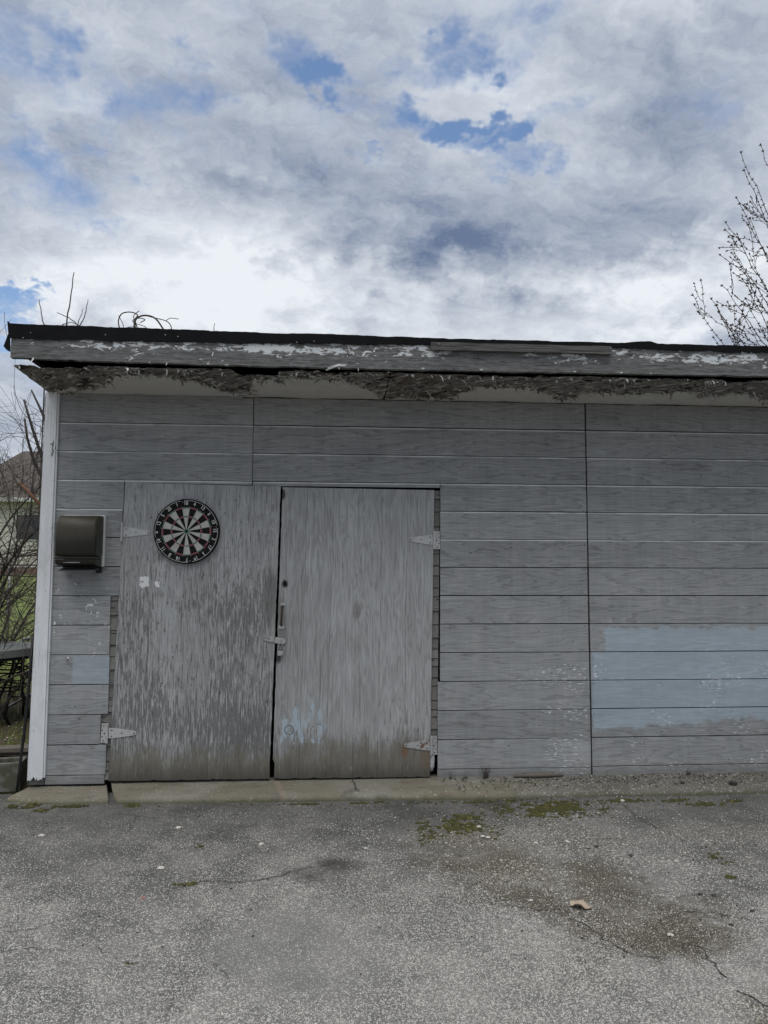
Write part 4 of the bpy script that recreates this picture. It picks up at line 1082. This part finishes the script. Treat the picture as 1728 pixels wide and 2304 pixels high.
m = MB(); m.box(-6.02, 6.02, -.56, -.505, 3.24, 3.42); m.build('gutter', M_white, ho)
for x in (-2.35, .6, 3.4):
    m = MB(); m.box(x-.55, x+.55, -.06, -.025, 1.5, 2.75); f_ = m.build('window', M_white, ho)
    m = MB(); m.box(x-.46, x+.46, -.075, -.0605, 1.58, 2.67); m.build('pane', M_hwin, f_)

# ------------------------------------------------------------------ bare shrubs, vines, tree
def grow(m, p, d, L, r0, depth, r_, wander=.35, grav=0.0, sides=4, tips=None, kids=(2, 4), seg=.07, droop=0, rmin=.0019):
    p = Vector(p); d = Vector(d).normalized(); n = max(3, int(L/seg)); pts = [p.copy()]; rad = [r0]
    bend = Vector((r_.uniform(-1, 1), r_.uniform(-1, 1), r_.uniform(-1, 1)))*wander
    for i in range(n):
        bend = bend*.85 + Vector((r_.gauss(0, 1), r_.gauss(0, 1), r_.gauss(0, 1)))*wander*.35
        d = (d + bend*(L/n)*2.2 + Vector((0, 0, grav - droop*(i/n)))*(L/n)).normalized()
        p = p + d*(L/n); pts.append(p.copy()); rad.append(max(rmin, r0*(1-.7*(i+1)/n)))
    m.tube(pts, rad, sides if r0 > .006 else 3, False)
    if tips is not None: tips.append((pts, rad))
    if depth:
        for _ in range(r_.randint(*kids)):
            j = r_.randint(int(n*.2), n-1); t = (pts[j+1]-pts[j]).normalized()
            o = Vector((r_.gauss(0, 1), r_.gauss(0, 1), r_.gauss(0, 1))).normalized()
            grow(m, pts[j], (t + o*r_.uniform(.5, .95)), L*r_.uniform(.35, .65), rad[j]*.62, depth-1, r_, wander, grav, sides, tips, kids, seg, droop, rmin)
def shrub(loc, seeds, stems, label, cat, mat, twmat, group=None, name='bare_shrub'):
    o = empty(name, loc); tag(o, label, cat, group)
    r_ = random.Random(seeds)
    for (d, L, r0, depth, w, kids, droop) in stems:
        m = MB(); g0 = Vector((r_.uniform(-.12, .12), r_.uniform(-.12, .12), -.02))
        lst = []
        grow(m, g0, d, L, r0, 0, r_, w, .25, 6, lst, seg=.08, droop=droop)
        m.build('stem', mat, o, smooth=True)
        pts, rad = lst[0]; tw = MB()
        for _ in range(r_.randint(*kids)):
            j = r_.randint(int(len(pts)*.15), len(pts)-2); t = (pts[j+1]-pts[j]).normalized()
            q = Vector((r_.gauss(0, 1), r_.gauss(0, 1), r_.gauss(0, .8))).normalized()
            grow(tw, pts[j], t*.6+q*.8, L*r_.uniform(.22, .5), max(.003, rad[j]*.55), depth, r_, w*1.7, .1, 4, None, (2, 4), .055, droop)
        if tw.v: tag(tw.build('twigs', twmat, o), kind='stuff')
    return o
V = Vector
shrub((-1.25, 1.9, -.05), 31, [(V((-.22, .1, 1)), 2.9, .018, 2, .28, (24, 28), .3), (V((.0, .0, 1)), 2.5, .024, 2, .25, (24, 28), .4), (V((-.2, 0, 1)), 2.9, .018, 2, .35, (22, 24), .5), (V((.05, .3, 1)), 2.1, .016, 2, .4, (20, 24), .6)],
      'tangled bare bush right beside the shed corner', 'bush', M_bark, M_twig)
shrub((-1.9, 2.9, -.04), 37, [(V((.15, .0, 1)), 3.3, .022, 2, .25, (24, 28), .3), (V((-.1, .2, 1)), 3.0, .020, 2, .3, (22, 26), .4), (V((.3, .1, 1)), 3.0, .018, 2, .35, (22, 26), .6), (V((.2, -.1, .8)), 2.2, .016, 2, .4, (20, 24), .5)],
      'denser bare bush behind the patio table with crossing stems', 'bush', M_bark, M_twig)
shrub((-2.6, 4.3, .02), 41, [(V((.1, .0, 1)), 3.2, .02, 2, .25, (12, 14), .3), (V((.3, .1, 1)), 3.2, .017, 2, .3, (12, 14), .5), (V((-.2, -.1, 1)), 3.0, .017, 2, .35, (12, 14), .5)],
      'bare dark bush standing in front of the chain-link fence', 'bush', M_bark, M_twig)
shrub((-1.42, 2.35, -.05), 53, [(V((.05, .0, 1)), 2.2, .016, 2, .75, (12, 14), .5), (V((.15, .1, 1)), 1.9, .016, 2, .8, (11, 13), .6), (V((-.1, .1, 1)), 2.4, .014, 2, .8, (11, 13), .6)],
      'low curly thicket between the patio table and the lawn chair', 'bush', M_bark, M_twig)
# leaning cut limbs that reach out from behind the eave
lm = empty('broken_limb', (-.45, 1.35, 1.9)); tag(lm, 'grey forked limb leaning out past the shed corner under the eave', 'branch')
m = MB(); m.tube([(.12, .10, -1.96), (.10, .06, -1.0), (.03, .0, .02), (-.02, 0, .12), (-.17, .05, .33), (-.27, .05, .5), (-.34, .05, .72), (-.37, .05, .90)], [.036, .030, .024, .022, .018, .014, .011, .009], 7); m.build('stem', M_bark, lm, smooth=True)
m = MB(); m.tube([(-.10, .03, .24), (-.17, .0, .50), (-.27, -.02, .80), (-.34, -.05, 1.05)], [.018, .016, .012, .009], 7); m.build('fork', M_bark, lm, smooth=True)
m = MB(); m.tube([(.075, .03, -.5), (.02, .02, .42), (-.08, .0, .66), (-.20, .0, .95), (-.30, 0, 1.15)], [.022, .020, .017, .012, .007], 7); m.build('fork', M_bark, lm, smooth=True)
m = MB(); r_ = random.Random(3)
for i in range(16): grow(m, (r_.uniform(-.3, 0), .02, r_.uniform(.1, .9)), (r_.gauss(-.4, .6), r_.gauss(0, .4), r_.gauss(.2, .6)), r_.uniform(.35, .9), .004, 1, r_, .9, 0, 4, None, (1, 3), .05, .6)
tag(m.build('twigs', M_twig, lm), kind='stuff')
m = MB(); m.tube([(-.62, 1.6, 1.86), (-.75, 1.62, 2.05), (-.95, 1.65, 2.25)], [.017, .016, .013], 7); tag(m.build('reddish_stick', M_bark2, smooth=True), 'reddish brown stick caught in the bush at the corner', 'stick')

# shoots standing above the roof line, rooted behind the shed
def shoots(loc, lst, label, name='leafless_sapling'):
    o = empty(name, loc); tag(o, label, 'sapling', 'saplings behind the shed roof')
    for pts, r0 in lst:
        m = MB(); P_ = [V(p)-V(loc) for p in pts]
        q = []
        for i in range(len(P_)-1):
            for k in range(6): q.append(P_[i]+(P_[i+1]-P_[i])*(k/6) + V((rnd.uniform(-.008, .008), 0, rnd.uniform(-.005, .005))))
        q.append(P_[-1]); m.tube(q, [r0*(1-.6*i/len(q)) for i in range(len(q))], 5); m.build('shoot', M_twig, o, smooth=True)
    return o
Yb = 6.2
def up(x, z, y=4.5):   # same bearing, moved back behind the shed's rear wall
    k = (Yb+5.128)/(y+5.128); return (1.9706+(x-1.9706)*k, Yb, 1.5012+(z-1.5012)*k)
gl = lawn_z(-2, Yb)
def root(x, y=Yb): return (x, y, gl)
a = up(-1.93, 4.6)
shoots((-2.75, Yb, gl), [([root(-2.6), up(-1.90, 4.5), up(-1.96, 4.75), up(-2.02, 5.04)], .014)], 'single curved bare shoot rising above the roof corner')
shoots((-2.3, Yb, gl), [([root(-2.3), up(-1.66, 4.6), up(-1.62, 5.0), up(-1.575, 5.43)], .016), ([root(-2.25), up(-1.45, 4.66), up(-1.62, 4.80), up(-1.78, 4.87)], .012), ([root(-2.2), up(-1.49, 4.66), up(-1.41, 4.82), up(-1.38, 5.06)], .012), ([root(-2.2), up(-1.52, 4.66), up(-1.47, 4.82), up(-1.44, 4.93)], .009), ([up(-1.70, 4.70), up(-1.60, 4.74), up(-1.45, 4.68)], .009)],
       'tall whip-like shoots fanning up over the left roof end')
shoots((.1, Yb, gl), [([root(.1), up(.288, 4.55), up(.316, 4.78)], .010)], 'short lone shoot just showing over the roof felt')
vn = empty('curly_vine', (-1.2, Yb, gl)); tag(vn, 'dry curly vine clump arching over the roof edge', 'vine', 'saplings behind the shed roof')
def vtube(pts, r0, name='vine_stem'):
    m = MB(); P_ = [V(up(*p))-V(vn.location) for p in pts]; q = []
    for i in range(len(P_)-1):
        p0, p1, p2, p3 = P_[max(i-1, 0)], P_[i], P_[i+1], P_[min(i+2, len(P_)-1)]
        for k in range(8):
            t = k/8; q.append(.5*((2*p1)+(p2-p0)*t+(2*p0-5*p1+4*p2-p3)*t*t+(3*p1-p0-3*p2+p3)*t**3))
    q.append(P_[-1]); m.tube(q, r0, 5); return m.build(name, M_twig, vn, smooth=True)
m = MB(); m.tube([(.1, 0, 0), (.08, 0, 1.6), V(up(-.757, 4.60))-V(vn.location)], .03, 6); m.build('vine_trunk', M_bark, vn, smooth=True)
for pts, r0 in [([(-.757, 4.6), (-.76, 4.78), (-.72, 4.86), (-.80, 4.90), (-.92, 4.88), (-.97, 4.78), (-.95, 4.66)], .010), ([(-.757, 4.6), (-.74, 4.80), (-.62, 4.86), (-.48, 4.82), (-.36, 4.66), (-.30, 4.60)], .014),
                ([(-.62, 4.86), (-.5, 4.83), (-.34, 4.79), (-.27, 4.72), (-.26, 4.60)], .008), ([(-.34, 4.79), (-.28, 4.83), (-.17, 4.82)], .006), ([(-.74, 4.74), (-.66, 4.72), (-.60, 4.69), (-.55, 4.62)], .006),
                ([(-.76, 4.70), (-.86, 4.68), (-.9, 4.60)], .006), ([(-.80, 4.62), (-.73, 4.72), (-.77, 4.84), (-.70, 4.92)], .007), ([(-.757, 4.6), (-.72, 4.7), (-.78, 4.78), (-.70, 4.82), (-.62, 4.80), (-.68, 4.76)], .008), ([(-.97, 4.85), (-.90, 4.70), (-.93, 4.60)], .006)]:
    vtube(pts, r0)

# budding tree at the right, trunk out of frame
tr_o = empty('budding_tree', (13.2, 9.0, lawn_z(13, 9))); tag(tr_o, 'budding tree reaching over the right end of the roof', 'tree')
TL_ = V(tr_o.location); kk = (9.0+5.128)/(7+5.128)
def tp(x, z, dy=0): return V((1.9706+(x-1.9706)*kk + dy*.0, 9.0+dy, 1.5012+(z-1.5012)*kk)) - TL_
m = MB(); m.tube([(0, 0, 0), (-.05, .0, 1.6), (-.15, 0, 3.0), (-.1, .1, 5.0), (.1, .1, 7.0), (.1, 0, 9.0)], [.16, .13, .11, .085, .05, .02], 10); m.build('trunk', M_bark, tr_o, smooth=True)
rt = random.Random(14); tw = MB(); buds = MB()
def budrow(pts, rads, dens=.062, size=.042):
    acc = 0
    for i in range(1, len(pts)):
        seg_ = pts[i]-pts[i-1]; acc += seg_.length
        while acc > dens:
            acc -= dens*rt.uniform(.7, 1.3); t = seg_.normalized()
            o = V((rt.gauss(0, 1), rt.gauss(0, 1), rt.gauss(0, 1))); o = (o - t*o.dot(t)).normalized()
            dd = (t*.8+o*.8).normalized(); c = pts[i] + dd*size*.55; s = size*rt.uniform(.6, 1.15)
            buds.tube([c-dd*s*.55, c-dd*s*.15, c+dd*s*.35, c+dd*s*.75], [.003, s*.26, s*.22, .002], 5, False)
    d = (pts[-1]-pts[-2]).normalized(); c = pts[-1]
    buds.tube([c-d*.012, c+d*.014, c+d*.036, c+d*.058], [.005, .0145, .011, .002], 5, False)
def limb(p0, p1, r0, sub=3, L=1.0, arch=.12):
    n = max(6, int((p1-p0).length/.13)); pts = []; rr = []; off = V((0, 0, 0)); side = V((rt.gauss(0, .5), rt.gauss(0, 1), rt.gauss(0, .4)))
    for i in range(n+1):
        t = i/n; off = off*.8 + V((rt.gauss(0, .014), rt.gauss(0, .014), rt.gauss(0, .014)))
        pts.append(p0+(p1-p0)*t + off*(1 if i else 0) + V((0, 0, -arch*math.sin(math.pi*t)))*(p1-p0).length*.6); rr.append(max(.0055, r0*(1-.8*t)))
    tw.tube(pts, rr, 5, False); budrow(pts[int(n*.25):], rr)
    for _ in range(sub):
        j = rt.randint(int(n*.25), n-2); t = (pts[j+1]-pts[j]).normalized()
        o = V((rt.gauss(0, .6), rt.gauss(0, .5), rt.gauss(0, 1))); o = (o - t*o.dot(t)).normalized()
        d = (t*1.0+o*rt.uniform(.35, .8)).normalized(); l = L*rt.uniform(.35, .9)
        limb(pts[j], pts[j]+d*l, rr[j]*.6, sub-2 if sub > 2 else 0, L*.55, .05)
hub = lambda z: V((-.08, 0, z))
for (sx, sz, h, su, dy) in [(9.398, 9.10, 5.2, 4, 0), (9.56, 8.85, 5.0, 3, .2), (9.42, 8.35, 4.9, 2, .3), (9.131, 7.78, 4.4, 4, 0), (9.42, 7.72, 4.4, 4, -.2), (9.158, 7.29, 4.2, 3, 0), (9.30, 7.20, 4.0, 4, .2), (9.45, 7.1, 4.0, 3, -.1), (9.05, 6.62, 3.6, 4, .1), (9.25, 6.62, 3.6, 4, -.2), (8.82, 6.36, 3.2, 4, .1), (8.47, 6.20, 2.9, 4, 0), (8.95, 6.25, 2.9, 4, .3), (8.75, 5.95, 2.7, 4, -.2), (9.1, 5.95, 2.6, 4, .2), (8.80, 5.62, 2.4, 4, .0), (9.2, 5.7, 2.4, 4, .3), (9.35, 6.0, 2.7, 4, 0), (9.5, 6.4, 3.0, 4, .2), (9.9, 9.4, 5.6, 3, .2), (10.6, 9.6, 6.2, 4, .5), (12.0, 9.4, 6.2, 4, 0), (13.0, 8.0, 5.2, 4, 0)]:
    limb(hub(h), tp(sx, sz, dy), .022, su, 1.0)
tag(tw.build('branches', M_bark, tr_o), kind='stuff'); tag(buds.build('buds', M_bud, tr_o), kind='stuff')
m = MB(); m.tube([(0, 0, 0), (0, 0, 5.8)], [.045, .03], 8); po = m.build('white_pole', M_white, smooth=True); po.location = (10.62, 8.0, lawn_z(10, 8)); tag(po, 'thin white pole standing behind the roof among the budding branches', 'pole')

# ------------------------------------------------------------------ small things on the ground
def moss(patches, seed, name, label):
    r_ = random.Random(seed); m = MB()
    for (cx, cy, rx, ry, n) in patches:
        for _ in range(int(n*3)):
            a, q = r_.uniform(0, 6.283), abs(r_.gauss(0, .62))
            x, y = cx+rx*q*math.cos(a), cy+ry*q*math.sin(a)
            if fbm(x*9, y*9, 3) < r_.uniform(-.2, .15): continue
            s = r_.uniform(.004, .011); z = (gz(x, y) if y < -.29 else gz(x, y)+.004)
            m.blob((x, y, z+.001), s, s, s*r_.uniform(.5, .9), r_.random(), .35, 5, 3)
    o = m.build(name, M_moss); tag(o, label, 'moss', None, 'stuff'); return o
moss([(3.36, -.52, .32, .15, 1100), (2.70, -.80, .22, .16, 420), (2.82, -.62, .10, .06, 120), (3.92, -.39, .16, .03, 130), (4.25, -.40, .10, .025, 80), (4.45, -.48, .13, .03, 120), (4.65, -.44, .08, .02, 60), (4.05, -1.30, .05, .08, 45), (3.98, -1.55, .03, .02, 14), (.03, -.27, .13, .035, 200), (.12, -.34, .05, .04, 60), (.29, -.28, .08, .02, 60), (.69, -.29, .05, .02, 40), (1.246, -.99, .03, .02, 10), (1.275, -1.46, .07, .015, 18), (2.0, -.315, .5, .015, 140), (2.9, -.34, .35, .02, 160), (2.53, -.95, .05, .05, 30), (1.17, -2.14, .04, .01, 6)], 3, 'moss', 'low green moss cushions growing in the joints of the driveway')
r_ = random.Random(8); m = MB()
for i in range(900):
    if r_.random() < .85: x, y = r_.gauss(3.25, .55), r_.gauss(-1.15, .45)
    else: x, y = r_.uniform(2.9, 5.6), r_.gauss(-.12, .08)
    if not (-2.6 < y < -.03): continue
    s = r_.uniform(.002, .0055); zz = gz(x, y)+.001 if y < -.30 else apz(x, y)
    m.blob((x, y, zz+s*.4), s*1.2, s, s*.7, i, .3, 5, 3)
tag(m.build('loose_grit', M_pebble), 'loose pale grit scattered over the driveway', 'gravel', None, 'stuff')
m = MB()
for i in range(900):
    x, y = (r_.uniform(2.8, 5.6), r_.gauss(-.12, .10)) if r_.random() < .8 else (r_.uniform(.2, 4.6), r_.uniform(-2.4, -.3))
    if y > -.03: continue
    s = r_.uniform(.0015, .0055); zz = gz(x, y)+.001 if y < -.30 else apz(x, y)
    m.blob((x, y, zz+s*.4), s*1.3, s, s*.7, i, .35, 5, 3)
tag(m.build('dirt_crumbs', M_dpebble), 'dark crumbs of dirt and asphalt along the concrete strip', 'debris', None, 'stuff')
def stone(x, y, s, mat, label, cat='stone', group=None, name='pebble', seed=1):
    z = gz(x, y) if y < -.29 else apz(x, y)
    m = MB(); s *= .75 if mat is M_dpebble else .9; m.blob((0, 0, s*.35), s*1.25, s, s*.55, seed, .32, 7, 5); o = m.build(name, mat, smooth=False); o.location = (x, y, z); tag(o, label, cat, group)
gW, gD = 'white pebbles on the driveway', 'dark lumps on the driveway'
for i, (x, y, s, lb) in enumerate([(2.844, -.805, .014, 'white pebble just behind the pair of touching pebbles by the moss'), (2.836, -.956, .013, 'left one of two white pebbles touching beside the moss'), (2.862, -.975, .013, 'right one of two white pebbles touching beside the moss'),
        (3.407, -2.071, .012, 'lone white pebble on the brown silt near the forked crack'), (1.059, -.695, .016, 'white chip of stone in front of the dartboard door'), (1.576, -.98, .014, 'pale round pebble in front of the door gap'), (1.093, -1.277, .018, 'flat whitish chip on bare asphalt behind the red scrap'), (2.9, -1.736, .010, 'tiny white pebble at the start of the long crack'), (3.793, -1.351, .012, 'flat white flake lying alone on the asphalt right of the silt'), (3.113, -1.069, .012, 'grey-white pebble in the loose grit below the big moss patch'), (3.298, -1.053, .012, 'white pebble in the loose grit right of a grey-white one'), (2.156, -1.081, .010, 'small white pebble near the dark oily spot'), (.302, -.782, .016, 'whitish chip in front of the left concrete strip'), (3.89, -.40, .016, 'cream pebble lying in the strip of moss by the concrete')]):
    stone(x, y, s, M_pebble, lb, 'pebble', gW, 'pebble', i)
for i, (x, y, s, lb) in enumerate([(3.442, -1.135, .016, 'dark lump of asphalt in the loose grit'), (3.579, -1.263, .015, 'dark crumbly lump just right of the loose grit'), (3.729, -1.714, .013, 'dark lump, left one of a pair near the side crack'), (3.786, -1.734, .013, 'dark lump, right one of a pair near the side crack'), (3.878, -1.894, .013, 'dark lump beside the end of the side crack'), (3.717, -2.003, .011, 'small dark lump below the side crack'), (4.402, -.204, .018, 'dark clod on the concrete strip under the blue boards'), (4.752, -.235, .030, 'largest dark clod on the concrete strip under the blue boards')]):
    stone(x, y, s, M_dpebble, lb, 'clod', gD, 'asphalt_lump', 40+i)
# dry leaf: a cupped blade with midrib
lf = empty('dry_leaf', (3.109, -1.817, gz(3.109, -1.817)+.006)); lf.rotation_euler = (0, 0, R(-12)); lf.scale = (.8, .8, .8); tag(lf, 'curled tan dry leaf lying on the brown silt', 'leaf')
m = MB(); vs, fs = [], []; N_ = 12
for i in range(N_+1):
    t = i/N_; x = -.06+.12*t; w = .034*math.sin(math.pi*min(1, t*.93+.05))**.7*(1+.18*math.sin(t*22)); 
    for k in range(-2, 3):
        vs.append((x, w*k/2, .016*abs(k/2)**1.5*(1+.5*math.sin(t*9+k)) + .010*math.sin(math.pi*t*1.6)))
for i in range(N_):
    for k in range(4): fs.append((i*5+k, i*5+k+1, (i+1)*5+k+1, (i+1)*5+k))
m.add(vs, fs); o = m.build('leaf_blade', M_leaf, lf, smooth=True); s_m = o.modifiers.new('t', 'SOLIDIFY'); s_m.thickness = .001
m = MB(); m.tube([(-.085, .004, .004), (-.06, 0, .003), (0, 0, .012), (.06, 0, .010)], [.0014, .0014, .001, .0006], 5); m.build('midrib', M_leaf, lf)
m = MB(); m.add([(0, 0, 0), (.018, .002, .003), (.020, .009, .001), (.008, .008, .004), (-.004, .005, .002)], [(0, 1, 2, 3, 4)]); o = m.build('paper_scrap', M_red); o.location = (1.081, -1.605, gz(1.081, -1.605)+.006); s_m = o.modifiers.new('t', 'SOLIDIFY'); s_m.thickness = .001
tag(o, 'tiny red paper scrap on the asphalt', 'scrap')
# bark strip against the wall, dead weeds
m = MB(); m.tube([(-.17, .0, .010), (-.05, -.004, .014), (.08, .0, .014), (.19, .006, .008)], [.008, .016, .016, .006], 7); o = m.build('bark_strip', M_planks, smooth=True); o.location = (3.42, -.050, .0); tag(o, 'strip of dry bark lying along the foot of the wall', 'bark')
def weed(x, y, h, n, label, seed, g=None):
    r_ = random.Random(seed); o = empty('dead_weed', (x, y, -.002)); tag(o, label, 'weed', g); m = MB()
    for i in range(n): grow(m, (r_.gauss(0, .012), r_.gauss(0, .006), 0), (r_.gauss(0, .45), r_.gauss(-.1, .2), 1), h*r_.uniform(.4, 1), .0013, 1, r_, .6, 0, 3, None, (1, 3), .012, 0, .0008)
    m.build('stalks', M_twig, o)
gwd = 'dead weeds along the wall'
weed(3.05, -.05, .085, 26, 'tallest tuft of dead weed against the wall beside the bark strip', 1, gwd)
weed(2.80, -.05, .035, 16, 'low dead weed by the door jamb at the foot of the wall', 2, gwd)
weed(2.90, -.05, .025, 14, 'lowest dead weed between the jamb weed and the tall tuft', 3, gwd)
weed(4.52, -.06, .06, 12, 'dead weed under the blue boards', 4, gwd)
# grass tufts on the lawn seen past the corner, leaf litter
m = MB(); r_ = random.Random(77)
for i in range(5200):
    y = 1.0 + 11*r_.random()**1.3; x = -.15 - (y*.58+.2)*r_.random()*1.05
    if y < 3.2 and r_.random() < .72: continue
    h = r_.uniform(.03, .10); a = r_.uniform(0, 6.283); z = lawn_z(x, y); w = .003+.0006*y
    dx_, dy_ = math.cos(a)*w, math.sin(a)*w; lx, ly = r_.gauss(0, .03), r_.gauss(0, .03)
    m.add([(x-dx_, y-dy_, z-.005), (x+dx_, y+dy_, z-.005), (x+lx, y+ly, z+h)], [(0, 1, 2)])
tag(m.build('lawn_grass', M_grass), 'short rough grass on the lawn left of the shed', 'grass', None, 'stuff')
m = MB()
for i in range(700):
    y = .1+2.4*r_.random(); x = -.15-(y*.55+.45)*r_.random(); z = lawn_z(x, y)+.004; s = r_.uniform(.01, .028); a = r_.uniform(0, 6.28)
    m.add([(x, y, z), (x+s*math.cos(a), y+s*math.sin(a), z+r_.uniform(0, .01)), (x+s*math.cos(a+.9), y+s*math.sin(a+.9), z+r_.uniform(0, .012))], [(0, 1, 2)])
tag(m.build('leaf_litter', M_leaf), 'dead leaf litter on the soil beside the shed', 'litter', None, 'stuff')
